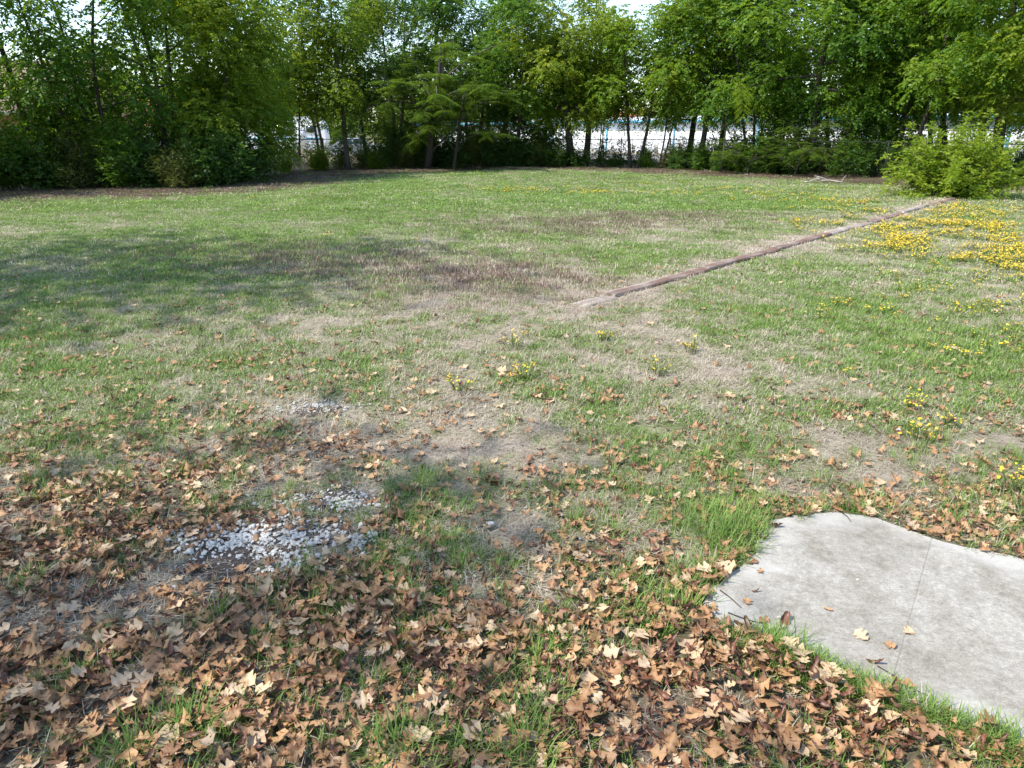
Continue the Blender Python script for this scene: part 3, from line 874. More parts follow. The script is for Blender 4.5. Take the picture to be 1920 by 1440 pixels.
# rough grass beyond the fence
x = rg.uniform(-45, 60, 5200); y = rg.uniform(24, 80, 5200)
f = fields(x, y); k = ~f['inl'] & (f['hd'] > 1.0) & (np.abs(x) < .85 * y)
k &= ~(((np.c_[x, y] - SB_A) @ SB_N < 15.5) & ((np.c_[x, y] - SB_A) @ SB_N > -12))
x, y = x[k], y[k]
scatter('rough_grass', source_collection('rough_tufts', [tuft_mesh('t', rg, M['straw'], 60, .5, .06, .22, .02, lean=.3, curve=.6, seg=2) for _ in range(3)] + [tuft_mesh('t', rg, M['grass'], 60, .5, .06, .2, .02, lean=.3, curve=.6, seg=2)]),
        np.c_[x, y, height(x, y)], zrot(rg, len(x)), rg.uniform(.8, 1.6, len(x)), rg.integers(0, 4, len(x)), rg.uniform(.1, .7, len(x)), 'rough yellowing grass beyond the fence')

# ------------------------------------------------------------------ yellow wildflowers
def flower_plant(rng, n, r, h0, h1, head, leafn=6):
    st = MB(); pe = MB()
    for i in range(n):
        a = rng.uniform(0, 6.283); q = r * math.sqrt(rng.uniform()); h = rng.uniform(h0, h1)
        b = np.array([q * math.cos(a) * .5, q * math.sin(a) * .5, 0]); t = np.array([q * math.cos(a), q * math.sin(a), h])
        mid = (b + t) / 2 + np.array([0, 0, .15 * h])
        st.tube([b, mid, t], [.0022, .0018, .0012], 3, rng.uniform())
        for j in range(leafn):
            s = rng.uniform(.1, .9); p = b * (1 - s) + t * s + np.array([0, 0, .1 * h]) * (s * (1 - s) * 4)
            d = norm(np.array([rng.normal(), rng.normal(), .5])); w = norm(np.cross(d, [0, 0, 1.])) * .0035
            l = rng.uniform(.02, .045)
            st.add([p - w, p + w, p + d * l], [[0, 1, 2]], rng.uniform())
        nh = rng.integers(1, 4)
        for j in range(nh):
            c = t + rng.normal(0, .012, 3) * np.array([1, 1, .5])
            nr = norm(np.array([rng.normal(0, .35), rng.normal(0, .35), 1.0])); ax = norm(np.cross(nr, [1, 0, 0.1])); ay = np.cross(nr, ax)
            k = 6; rr = head * rng.uniform(.7, 1.2)
            V = [c + nr * .004]
            for m_ in range(k * 2):
                an = m_ * math.pi / k; q2 = rr * (1.0 if m_ % 2 == 0 else .62)
                V.append(c + ax * q2 * math.cos(an) + ay * q2 * math.sin(an) + nr * (.002 if m_ % 2 else -.001))
            pe.add(V, [[0, 1 + m_, 1 + (m_ + 1) % (2 * k)] for m_ in range(2 * k)], 0)
    return st, pe
def joined_flower(rng, *a):
    st, pe = flower_plant(rng, *a)
    me = bpy.data.meshes.new('flower')
    V = np.concatenate(st.V + pe.V); n0 = st.n
    T = [f for f in st.F[3]] + [f + n0 for f in pe.F[3]]; Q = st.F[4]
    nq = sum(len(q) for q in Q); ns3 = sum(len(f) for f in st.F[3])
    me = mesh_np('flower', V, [np.concatenate(Q), np.concatenate(T)], {'tint': np.concatenate(st.T + pe.T)})
    me.materials.append(M['weed']); me.materials.append(M['petal'])
    mi = np.zeros(len(me.polygons), dtype=np.int32); mi[nq + ns3:] = 1
    me.polygons.foreach_set('material_index', mi)
    return me
rf = np.random.default_rng(8)
FL_N = source_collection('flower_small', [joined_flower(rf, 5, .05, .04, .11, .0095, 5) for _ in range(5)])
FL_F = source_collection('flower_patch', [joined_flower(rf, 8, .13, .05, .12, .0125, 2) for _ in range(5)])
x, y = sample(4.5, 12, 70, rf); f = fields(x, y)
pr = (B_FLOWER(x, y) * 1.5 + B_FLOW2(x, y) + .012 * (x > 2.5) * (y > 4.6)) * np.clip(.35 + 1.1 * f['n2'] + .9 * f['n3'], 0, 1.4)
k = (rf.uniform(0, 1, len(x)) < pr) & clear_of(x, y, .2); x, y = x[k], y[k]
scatter('yellow_wildflowers', FL_N, np.c_[x, y, height(x, y)], zrot(rf, len(x), .1), rf.uniform(.7, 1.3, len(x)), rf.integers(0, 5, len(x)), rf.uniform(0, .4, len(x)), 'small yellow wildflowers')
x, y = sample(10, 33, 58, rf); f = fields(x, y)
pr = (B_FLOWER(x, y) * 1.3 + B_FLOW2(x, y) * .8) * np.clip(.30 + 1.2 * f['n2'] + .5 * f['n1'] + .7 * f['n3'], 0, 1.3)
k = (rf.uniform(0, 1, len(x)) < pr) & clear_of(x, y, .3) & f['inl'] & (f['litter'] < .4); x, y = x[k], y[k]
scatter('yellow_wildflowers', FL_F, np.c_[x, y, height(x, y)], zrot(rf, len(x), .06), rf.uniform(.7, 1.25, len(x)), rf.integers(0, 5, len(x)), rf.uniform(0, .4, len(x)), 'yellow wildflowers spread over the right of the lawn')
B_WEED = Blobs([(950, 660, 200, 60, .9), (1000, 720, 200, 40, .8), (1300, 690, 260, 60, .7), (1200, 760, 260, 60, .6), (1700, 800, 200, 60, .8), (1000, 600, 300, 30, .4), (1500, 640, 300, 80, .4), (300, 650, 300, 80, .3), (1350, 900, 300, 60, .4)])
x, y = sample(3.8, 13, 9, rf); f = fields(x, y)
k = (rf.uniform(0, 1, len(x)) < (B_WEED(x, y) + .06) * np.clip(.5 + f['n3'] + .6 * f['n2'], 0, 1.5)) & clear_of(x, y, .2); x, y = x[k], y[k]
scatter('broadleaf_weeds', source_collection('weed_rosettes', [tuft_mesh('w', rf, M['weed'], 26, .055, .025, .065, .0085, lean=.7, curve=.5, seg=2) for _ in range(5)]), np.c_[x, y, height(x, y)], zrot(rf, len(x), .1),
        rf.uniform(.6, 1.35, len(x)), rf.integers(0, 5, len(x)), rf.uniform(0, .3, len(x)), 'low yellow green weeds among the grass')
# single flowering weeds that stand apart
for (u, v, s, lb) in [(962, 655, 1.5, 'yellow flowered weed, the largest among leaves in the middle of the lawn'),
                      (1300, 662, 1.4, 'yellow flowered weed on pale dry grass right of the middle'),
                      (1232, 704, 1.2, 'yellow flowered weed left of the pale dry bare spot, nearer than its neighbour'),
                      (866, 738, 1.2, 'bushy green weed with few yellow buds on dead grass'),
                      (1714, 768, 1.2, 'bright yellow flowered weed among leaves above the slab'),
                      (1776, 800, 1.0, 'small yellow flowered weed to the right of a bright one'),
                      (1720, 828, 1.3, 'yellow green flowering weed directly above the slab joint'),
                      (1905, 925, 1.3, 'yellow flowered weed near the right edge just above the slab'),
                      (985, 715, 1.2, 'low yellow green weed on the dead grass patch'),
                      (1130, 640, 1.0, 'small yellow green weed below the near end of the timbers')]:
    p = ground_at(u, v)
    t = thing('flowering_weed', lb, 'plant', (p[0], p[1], float(height(p[0], p[1]))), 'flowering weeds in the lawn')
    st, pe = flower_plant(rf, 14, .10 * s, .05 * s, .12 * s, .010, 9)
    st.build('stem', M['weed'], t); pe.build('flower_head', M['petal'], t)['kind'] = 'stuff'

# ------------------------------------------------------------------ fallen oak leaves
def oak_leaf(rng, L=0.095, lobes=3, width=0.5, curl=0.3, bend=0.4, deep=0.55, twist=0.0, roll=0.0):
    n = 23; cols = np.array([-1, -.55, 0, .55, 1])
    s = np.linspace(0, 1, n)
    env = np.sin(math.pi * np.clip(s * 0.93 + 0.05, 0, 1)) ** 0.6 * (0.45 + 0.75 * s * (1.45 - s))
    ph = rng.uniform(-.15, .15)
    hw = []
    for side in (0, 1):
        lob = 0.5 + 0.5 * np.cos(2 * math.pi * (lobes * s + ph + rng.uniform(-.08, .08)) + math.pi)
        w = env * (1 - deep + deep * lob ** .55) * width * rng.uniform(.85, 1.15)
        w = w * (1 + .045 * rng.normal(0, 1, n)); w[0] = .012; w[-1] = .16 * width; w[-2] = max(w[-2], .26 * width)
        hw.append(np.maximum(w, .012))
    S = np.repeat(s[:, None], 5, 1); C = np.repeat(cols[None, :], n, 0)
    W = np.where(C < 0, hw[0][:, None], hw[1][:, None])
    X = (S + .07 * np.abs(C) * W * 1.6 - .05 * C ** 2 * S ** 6) * L; Y = C * W * L
    wob = .05 * L * fbm(S * 4 + rng.uniform(0, 50), C * 1.5, int(rng.integers(0, 999)), 2)
    if roll:
        r = np.maximum(L * .12, 1e-4) * (1 + .3 * np.sin(S * 5 + ph * 9)); a = Y / r * roll
        Y2 = np.sin(a) * r; Z = (1 - np.cos(a)) * r
        Y = Y2
    else:
        Z = curl * (np.abs(Y) ** 1.25) / (L ** .25)
    ba = bend * (S - .5)
    Z = Z + L * bend * .5 * (S - .45) ** 2 * 2 + wob + twist * Y * (S - .5) * 2
    X = X * (1 - .12 * abs(bend))
    V = np.stack([X - L * .5, Y, Z - Z.min() * .0], -1).reshape(-1, 3)
    V[:, 2] -= np.percentile(V[:, 2], 20)
    i = (np.arange(n - 1)[:, None] * 5 + np.arange(4)[None, :]).ravel()
    F = np.stack([i, i + 5, i + 6, i + 1], -1)
    tint = (np.abs(C) < .01).astype(float).ravel() * .8
    # stalk
    m = len(V); pl = L * rng.uniform(.1, .25)
    b = V[2]
    st = np.array([b + [0, .0012, 0], b + [0, -.0012, 0], b + [-pl, -.0008, pl * .25], b + [-pl, .0008, pl * .25]])
    V = np.vstack([V, st]); F = np.vstack([F, [[m, m + 1, m + 2, m + 3]]])
    return V, F, np.concatenate([tint, np.full(4, .3)])
rl = np.random.default_rng(21)
LEAF = {'tan': [], 'pale': [], 'dark': []}
def leaf_mesh(name, mat, **kw):
    V, F, t = oak_leaf(rl, **kw)
    me = mesh_np(name, V, [F], {'tint': t}, True); me.materials.append(mat); return me
for i in range(14):
    LEAF['tan'].append(leaf_mesh('leaf_tan', M['dl_tan'], L=rl.uniform(.062, .090), lobes=rl.choice([1.6, 2, 2.6, 3, 3.3]), width=rl.uniform(.34, .72), curl=rl.choice([-1, 1]) * rl.uniform(.2, 1.5), bend=rl.uniform(-.7, 1.3), deep=rl.uniform(.62, .8), twist=rl.uniform(-.6, .6)))
for i in range(6):
    LEAF['pale'].append(leaf_mesh('leaf_pale', M['dl_pale'], L=rl.uniform(.075, .10), lobes=rl.choice([2, 2.5, 3]), width=rl.uniform(.5, .72), curl=rl.choice([-1, 1]) * rl.uniform(.1, .6), bend=rl.uniform(-.4, .7), deep=rl.uniform(.6, .78), twist=rl.uniform(-.4, .4)))
for i in range(6):
    LEAF['dark'].append(leaf_mesh('leaf_dark', M['dl_dark'], L=rl.uniform(.075, .105), lobes=rl.choice([2, 3]), width=rl.uniform(.35, .5), bend=rl.uniform(.3, 1.3), deep=rl.uniform(.2, .45), twist=rl.uniform(-1, 1), roll=rl.uniform(.5, .9)))

x, y = sample(1.5, 14, 1100, rl, .35); f = fields(x, y)
k = rl.uniform(0, 1, len(x)) < np.clip(f['cov'] * 560 / 1100, 0, 1)
onslab = inside(slab_poly * 0.99 + slab_poly.mean(0) * 0.01, x, y)
k &= ~onslab & (f['inl'])
x, y, cov = x[k], y[k], f['cov'][k]; u, v = to_px(x, y)
z = height(x, y) + .006 + rl.uniform(0, 1, len(x)) * np.clip(cov, .1, 2.0) * .030 + .012 * (cov < .4)
kind = rl.choice(3, len(x), p=[.66, .11, .23])
pile = B_PILE(x, y); kind = np.where((pile > .5) & (rl.uniform(0, 1, len(x)) < .30), 2, kind)
tilt = np.where(kind == 2, .25, .21) * np.clip(.6 + .6 * cov, .6, 1.4)
R = np.stack([rl.normal(0, 1, len(x)) * tilt, rl.normal(0, 1, len(x)) * tilt, rl.uniform(0, 6.283, len(x))], -1)
sc = np.clip(rl.normal(.74, .17, len(x)), .40, 1.15) * np.where(y > 5, 1.08, 1)
var = rl.integers(0, 6, len(x))
var = np.where(kind == 0, rl.integers(0, 14, len(x)), var)
inframe = (u > 0) & (u < 1920) & (v > 0) & (v < 1436)
order = np.argsort(np.where(inframe, np.hypot(x, y), 1e9))
single = np.zeros(len(x), dtype=bool); single[order[:285]] = True
KN = ['tan', 'pale', 'dark']
names = {'tan': 'fallen_leaf', 'pale': 'fallen_leaf', 'dark': 'curled_leaf'}
looks = {'tan': 'tan lobed leaf', 'pale': 'pale cream leaf', 'dark': 'dark curled leaf'}
LANDS = [(352, 1372, 'by the dense upright grass tuft'), (120, 1400, 'in the bottom left corner'), (250, 1400, 'by the spreading bottom left tuft'), (100, 1250, 'near the left edge litter'), (540, 1390, 'left of the broad bottom tuft'),
         (540, 1250, 'in the litter below the white stones'), (740, 1395, 'by the broad bottom tuft'), (800, 1260, 'in the litter left of the long grass strip'), (985, 1345, 'by the long bladed tuft'), (1000, 1410, 'by the bottom edge tuft in the middle'),
         (1130, 1390, 'in the pile right of the middle tufts'), (1200, 1290, 'at the top of the leaf pile'), (1280, 1400, 'at the bottom of the leaf pile'), (1400, 1300, 'in the pile below the slab'), (1520, 1400, 'in the pile near the bottom right tufts'), (1680, 1420, 'under the slab corner grass')]
LAND = [q[2] for q in LANDS]; LANDXY = [ground_at(q[0], q[1]) for q in LANDS]
for i in np.nonzero(single)[0]:
    kd = KN[kind[i]]
    o = obj(names[kd], LEAF[kd][var[i]], None, (x[i], y[i], z[i]))
    o.rotation_euler = R[i]; o.scale = (sc[i],) * 3
    zone = 'in the leaf litter at the bottom left corner' if u[i] < 560 else ('in the leaf litter at the bottom, between the grass tufts in the middle' if u[i] < 1040 else 'in the thick leaf pile at the bottom, left of the slab')
    
    near = LAND[int(np.argmin([(x[i] - q[0]) ** 2 + (y[i] - q[1]) ** 2 for q in LANDXY]))]
    hd_ = R[i][2] % 6.2832; st_ = ['left', 'front', 'right', 'back'][int(((hd_ + .7854) % 6.2832) // 1.5708)]
    sz_ = 'big' if sc[i] > .83 else ('small' if sc[i] < .64 else 'medium')
    tag(o, sz_ + ' ' + looks[kd] + ', stalk to ' + st_ + ', ' + near, 'leaf', 'single fallen leaves in the foreground litter')
rest = ~single
LC = source_collection('litter_leaf', LEAF['tan'] + LEAF['pale'] + LEAF['dark'])
off = np.array([0, 14, 20])
scatter('leaf_litter', LC, np.c_[x, y, z][rest], R[rest], sc[rest], (off[kind] + var)[rest], rl.uniform(0, 1, rest.sum()), 'fallen brown oak leaves')
# small crumbled bits between the big leaves
x, y = sample(1.5, 8.5, 420, rl, .3); f = fields(x, y)
k = (rl.uniform(0, 1, len(x)) < np.clip(f['cov'] - .04, 0.035, 1)) & ~inside(slab_poly, x, y); x, y = x[k], y[k]
Rb = np.stack([rl.normal(0, .5, len(x)), rl.normal(0, .5, len(x)), rl.uniform(0, 6.28, len(x))], -1)
scatter('leaf_crumbs', LC, np.c_[x, y, height(x, y) + rl.uniform(.003, .02, len(x))], Rb, rl.uniform(.25, .5, len(x)), rl.integers(0, 26, len(x)), rl.uniform(0, 1, len(x)), 'broken brown leaf fragments')
# leaf litter under the far trees
litp = []
for q in range(3):
    mb = MB()
    for j in range(26):
        V, F, t = oak_leaf(rl, L=.12, lobes=2, width=.55, curl=.4, bend=.3)
        V = V[[0, 17, 37, 57, 70, 72, 55, 35, 19]] if False else V
        c, s_ = math.cos(rl.uniform(0, 6.28)), math.sin(rl.uniform(0, 6.28))
        a = rl.uniform(0, 6.28); c, s_ = math.cos(a), math.sin(a)
        p = rl.normal(0, .3, 2)
        quad = np.array([[-.05, 0, .01], [0, -.03, .02], [.055, 0, .012], [0, .03, .02]]) @ np.array([[c, s_, 0], [-s_, c, 0], [0, 0, 1]]) + [p[0], p[1], rl.uniform(.0, .02)]
        mb.add(quad, [[0, 1, 2, 3]], rl.uniform())
    litp.append(mb.mesh('litter_patch', M['dl_dull']))
x, y = sample(18, 46, 9, rl); f = fields(x, y)
k = (rl.uniform(0, 1, len(x)) < f['litter'] * .8) & (y < 46); x, y = x[k], y[k]
scatter('leaf_litter_under_trees', source_collection('litter_patches', litp), np.c_[x, y, height(x, y)], zrot(rl, len(x)), rl.uniform(.7, 1.2, len(x)), rl.integers(0, 3, len(x)), rl.uniform(0, 1, len(x)), 'brown leaf litter along the foot of the trees')

# leaves, twigs and pebbles that lie on the slab
SLABL = [(1470, 1168, 'dark', 1.25, 1.0, 'dark curled two pronged leaf standing on the slab by its lower left edge'),
         (1432, 1166, 'tan', .75, .4, 'orange brown crumpled leaf at the slab edge beside a white pebble'),
         (1614, 1194, 'pale', .72, 2.0, 'pale tan lobed leaf flat on the slab, left of the joint'),
         (1668, 1212, 'tan', .72, -.6, 'pinkish brown leaf pair on the slab over the joint'),
         (1703, 1186, 'pale', .5, .5, 'smallest tan leaf on the slab, right of the joint'),
         (1642, 1244, 'dark', .95, -.3, 'dark brown folded leaf near the lower edge of the slab'),
         (1552, 1144, 'tan', .5, 2.6, 'small brown leaf alone in the middle of the slab'),
         (1418, 1110, 'dark', .6, 0.1, 'narrow brown leaf sliver on the left part of the slab'),
         (1400, 1130, 'tan', .6, 1.2, 'small brown curled leaf near the left tip of the slab'),
         (1410, 1056, 'tan', .85, .3, 'orange brown lobed leaf on the left rim of the slab'),
         (1436, 1010, 'dark', .6, .2, 'dark leaf on the upper left rim of the slab'),
         (1456, 988, 'dark', 1.0, -.2, 'reddish brown leaf at the upper left corner of the slab'),
         (1425, 1073, 'tan', .5, .7, 'small reddish leaf just below the leaf on the left rim'),
         (1552, 1280, 'pale', 1.35, 1.1, 'large pale cream leaf resting upright on grass at the lower slab edge'),
         (1690, 1282, 'tan', 1.15, -.5, 'long orange tan leaf along the lower slab edge in the grass'),
         (1752, 998, 'tan', 1.1, .3, 'tan leaf with lobes overhanging the upper slab edge')]
for (u_, v_, kd, s_, rz, lb) in SLABL:
    p = ground_at(u_, v_, SLAB_Z)
    edge = lb.startswith('large pale')
    fl_ = sorted(LEAF[kd], key=lambda m_: max(v_.co.z for v_ in m_.vertices) - min(v_.co.z for v_ in m_.vertices))
    o = obj(names[kd], fl_[int(rl.integers(0, 4))], None, (p[0], p[1], SLAB_Z + .006 + (.03 if edge else 0)))
    o.rotation_euler = (rl.normal(0, .1) + (.5 if lb.startswith('large pale') else 0), rl.normal(0, .1), rz); o.scale = (s_,) * 3
    tag(o, lb, 'leaf', 'leaves on and around the slab')
def twig(name, px, r, z, lb):
    mb = MB(); P = [ground_at(a, b, z) for a, b in px]
    P = [np.array([p[0], p[1], z + .004 + .003 * math.sin(i * 2.1)]) for i, p in enumerate(P)]
    c = P[0].copy(); mb.tube([p - c for p in P], np.linspace(r, r * .6, len(P)), 5)
    o = mb.build(name, M['bark_dark']); o.location = c; tag(o, lb, 'twig', 'thin twigs on the slab')
twig('twig', [(1350, 1108), (1368, 1122), (1390, 1140)], .003, SLAB_Z, 'thin curved dark twig at the left tip of the slab')
twig('twig', [(1365, 1150), (1400, 1164), (1440, 1172)], .003, SLAB_Z, 'thin dark twig along the lower left edge of the slab')
twig('twig', [(1645, 1250), (1680, 1272), (1716, 1294), (1740, 1306)], .0025, SLAB_Z, 'long thin twig crossing the lower slab edge by the joint')
twig('twig', [(1578, 962), (1588, 970), (1596, 979)], .003, SLAB_Z, 'short thin twig at the top edge of the slab')

# ------------------------------------------------------------------ bare soil with white stones
rs = np.random.default_rng(31)
def stone_mesh(rng):
    bm = bmesh.new()
    P = norm(rng.normal(0, 1, (16, 3))) * rng.uniform(.75, 1.15, (16, 1)) * np.array([1, rng.uniform(.6, .95), rng.uniform(.32, .6)])
    for p in P: bm.verts.new(p)
    r = bmesh.ops.convex_hull(bm, input=bm.verts)
    bmesh.ops.delete(bm, geom=[g for g in r['geom_interior'] if isinstance(g, bmesh.types.BMVert)], context='VERTS')
    me = bpy.data.meshes.new('stone'); bm.to_mesh(me); bm.free(); me.materials.append(M['stone'])
    return me
STONES = [stone_mesh(rs) for _ in range(7)]
def soil_patch(u, v, ru, rv):
    b = Blobs([(u, v, ru, rv, 1)]).b[0]
    n, m = 14, 40
    V = [[0, 0, .013]]; F3 = []; F4 = []
    for i in range(1, n + 1):
        for j in range(m):
            a = 2 * math.pi * j / m; t = i / n
            w = 1 + .35 * float(fbm(np.array(math.cos(a) * 1.6 + u), np.array(math.sin(a) * 1.6 + v), 12, 3))
            V.append([b[2] * w * t * math.cos(a), b[3] * w * t * math.sin(a), 0])
    V = np.array(V)
    rr = np.concatenate([[0], np.repeat(np.arange(1, n + 1) / n, m)])
    V[:, 2] = height(V[:, 0] + b[0], V[:, 1] + b[1]) + .013 - .04 * rr ** 3 + .005 * fbm((V[:, 0] + b[0]) / .06, (V[:, 1] + b[1]) / .06, 4, 2)
    F3 = [[0, 1 + j, 1 + (j + 1) % m] for j in range(m)]
    F4 = [[1 + (i - 1) * m + j, 1 + i * m + j, 1 + i * m + (j + 1) % m, 1 + (i - 1) * m + (j + 1) % m] for i in range(1, n) for j in range(m)]
    me = mesh_np('bare_soil', V, [np.array(F4), np.array(F3)], None, True); me.materials.append(M['soil'])
    o = obj('bare_soil', me, None, (b[0], b[1], 0)); o['kind'] = 'structure'
    return o, b
patches = [soil_patch(420, 1048, 120, 55), soil_patch(560, 1000, 140, 55), soil_patch(630, 935, 110, 32), soil_patch(590, 768, 70, 22)]
SPOTS = [(0, 430, 1010, 75, 24, 70, .019), (0, 480, 1015, 110, 20, 60, .017), (1, 560, 1000, 90, 22, 80, .017), (1, 530, 1045, 50, 20, 30, .017), (2, 610, 940, 80, 16, 75, .016), (2, 660, 935, 40, 12, 25, .016),
         (0, 280, 1000, 45, 14, 24, .014), (1, 672, 1015, 18, 16, 16, .019), (3, 590, 765, 60, 9, 60, .016), (1, 520, 1062, 26, 12, 14, .018)]
allst = []
for (pi, u, v, ru, rv, n, sz) in SPOTS:
    bl = Blobs([(u, v, ru, rv, 1)]).b[0]
    for _ in range(int(n * 1.9)):
        px_, py_ = bl[0] + rs.normal(0, .62) * bl[2], bl[1] + rs.normal(0, .62) * bl[3]
        allst.append((pi, px_, py_, sz * rs.uniform(.5, 1.35)))
allst.sort(key=lambda q: -q[3])
small = []
for i, (pi, px_, py_, s_) in enumerate(allst):
    if i < 300:
        o, b = patches[pi]
        c = obj('stone', STONES[rs.integers(0, 7)], o, (px_ - b[0], py_ - b[1], float(height(px_, py_)) + .010 + s_ * rs.uniform(-.25, .2)))
        c.rotation_euler = (rs.normal(0, .3), rs.normal(0, .3), rs.uniform(0, 6.28)); c.scale = (s_,) * 3
    else: small.append((px_, py_, s_))
# scattered little stones and chips
for _ in range(500):
    q = [(420, 1060, 130, 40), (560, 1010, 170, 60), (640, 930, 130, 36), (1080, 1020, 300, 60), (300, 1000, 120, 30), (600, 770, 90, 20), (800, 1090, 60, 40)][rs.integers(0, 7)]
    b = Blobs([q + (1,)]).b[0]
    small.append((b[0] + rs.normal(0, .6) * b[2], b[1] + rs.normal(0, .6) * b[3], rs.uniform(.003, .010)))
small = np.array(small)
small = small[(seg_dist(SLAB_OUT, small[:, 0], small[:, 1]) > .15) & ~inside(slab_poly, small[:, 0], small[:, 1])]
scatter('gravel', source_collection('gravel_stones', STONES), np.c_[small[:, 0], small[:, 1], height(small[:, 0], small[:, 1]) + .014], rs.uniform(0, 6.28, (len(small), 3)) * np.array([.1, .1, 1]),
        small[:, 2], rs.integers(0, 7, len(small)), np.zeros(len(small)), 'small white gravel stones')
for (u, v, s_, z, lb) in [(1461, 1159, .013, SLAB_Z, 'flat white pebble on the slab by the curled leaf'), (1608, 1088, .010, SLAB_Z, 'white pebble alone in the middle of the slab'), (1568, 1250, .026, .03, 'grey brown stone in the grass at the lower slab edge'),
                          (921, 983, .022, .02, 'single white stone on the dark soil in the centre foreground'), (1685, 807, .022, .03, 'single white stone in the grass above the slab')]:
    p = ground_at(u, v, z)
    o = obj('pebble', STONES[rs.integers(0, 7)], None, (p[0], p[1], z + s_ * .3)); o.scale = (s_,) * 3; tag(o, lb, 'stone')

x, y = sample(1.6, 9, 300, rs); f = fields(x, y)
k = (rs.uniform(0, 1, len(x)) < np.clip(.12 + .8 * f['soil'] + .25 * (f['g'] < .45), 0, 1)) & clear_of(x, y); x, y = x[k], y[k]
CR = []
for q in range(4):
    m_ = stone_mesh(rs); m_.materials.clear(); m_.materials.append(M['bark_dark'] if q < 2 else M['twig']); CR.append(m_)
scatter('soil_crumbs', source_collection('crumbs', CR), np.c_[x, y, height(x, y) + .004], rs.uniform(0, 6.28, (len(x), 3)), rs.uniform(.003, .011, len(x)), rs.integers(0, 4, len(x)), np.zeros(len(x)), 'crumbs of soil and bark on bare ground')

# ------------------------------------------------------------------ single grass tufts in the leaf litter
rt_ = np.random.default_rng(52)
for (u, v, s_, n, lb) in [(352, 1372, 1.5, 60, 'dense upright green grass tuft in the leaf litter at bottom left'),
                          (860, 1052, 1.2, 46, 'bright green grass tuft right of the white stones'),
                          (1340, 1010, 1.9, 110, 'tallest bright grass clump by the upper left corner of the slab'),
                          (1385, 1000, 1.7, 90, 'bright grass clump touching the upper left rim of the slab'),
                          (1290, 1085, 1.5, 70, 'green grass clump left of the slab tip'),
                          (735, 915, 1.0, 40, 'green grass tuft above and right of the white stones'),
                          (985, 1345, 1.7, 60, 'long bladed grass tuft left of the leaf pile at the bottom'),
                          (1040, 1290, 1.4, 46, 'sprawling grass tuft at the upper left of the leaf pile'),
                          (1000, 1400, 1.5, 60, 'long grass tuft at the bottom edge, middle of the picture'),
                          (740, 1395, 1.6, 60, 'broad green grass tuft at the bottom edge left of the middle'),
                          (700, 1060, 1.1, 44, 'grass tuft at the lower right of the white stones'),
                          (60, 1075, 1.2, 40, 'grass tuft at the left edge above the leaf litter'),
                          (1478, 1222, 1.3, 70, 'bright grass tuft at the lower left slab edge'),
                          (1880, 1410, 1.4, 60, 'long grass tuft in the bottom right corner beside the slab'),
                          (1440, 1205, 1.0, 40, 'small grass tuft on the slab edge by the curled leaf'),
                          (250, 1400, 1.4, 50, 'spreading grass tuft at the bottom left edge')]:
    p = ground_at(u, v, .02)
    mb = MB(); V, Q_, T_, tint = blades(rt_, n, .05 * s_, .05 * s_, .115 * s_, .0042, lean=.35, curve=.8)
    me = mesh_np('grass_tuft', V, [Q_, T_], {'tint': tint}); me.materials.append(M['grass'])
    o = obj('grass_tuft', me, None, (p[0], p[1], float(height(p[0], p[1])) + .01)); tag(o, lb, 'grass tuft', 'grass tufts standing out of the leaf litter')

# ------------------------------------------------------------------ trees and shrubs
def leaf_quads(P, D, N, L, W, fold=.25):
    """folded four cornered leaves: base, left, tip, right"""
    D = norm(D); S = norm(np.cross(N, D)); N = np.cross(D, S)
    m = P + D * (L * .45)[:, None]
    lft = m + S * (W * .5)[:, None] + N * (W * fold)[:, None]; rgt = m - S * (W * .5)[:, None] + N * (W * fold)[:, None]
    V = np.stack([P, rgt, P + D * L[:, None], lft], 1)
    return V

def sprays_to_leaves(rng, O, D, nl, slen, L, W, droop=.5, spread=.9, tintbase=None):
    S = len(O)
    t = (np.arange(nl) + .5) / nl
    side = np.where(np.arange(nl) % 2 == 0, 1.0, -1.0)
    D = norm(D); up = np.array([0, 0, 1.0])
    R = norm(np.cross(D, up[None, :]) + 1e-3)
    ln = slen * rng.uniform(.7, 1.25, S)
    P = O[:, None, :] + D[:, None, :] * (ln[:, None] * t[None, :])[:, :, None]
    P[:, :, 2] -= droop * (ln[:, None] * t[None, :] ** 2) * .8
    ld = D[:, None, :] * .55 + R[:, None, :] * side[None, :, None] * spread + rng.normal(0, .28, (S, nl, 3))
    ld[:, :, 2] -= droop * .75
    nn = np.array([0, 0, .7]) + rng.normal(0, .75, (S, nl, 3)) + .45 * D[:, None, :]
    LL = L * rng.uniform(.7, 1.25, (S, nl)); WW = W * rng.uniform(.75, 1.2, (S, nl))
    V = leaf_quads(P.reshape(-1, 3), ld.reshape(-1, 3), nn.reshape(-1, 3), LL.ravel(), WW.ravel())
    tint = np.clip((tintbase[:, None] if tintbase is not None else .5) + rng.normal(0, .13, (S, nl)), 0, 1)
    return V.reshape(-1, 3), np.repeat(tint.ravel(), 4)

def curve_pts(a, d, length, n, up=0.0, wob=.08, rng=None):
    P = [np.array(a, float)]; d = norm(np.array(d, float)); st = length / (n - 1)
    for i in range(n - 1):
        d = norm(d + np.array([0, 0, up]) * st + (rng.normal(0, wob, 3) if rng is not None else 0))
        P.append(P[-1] + d * st)
    return np.array(P)

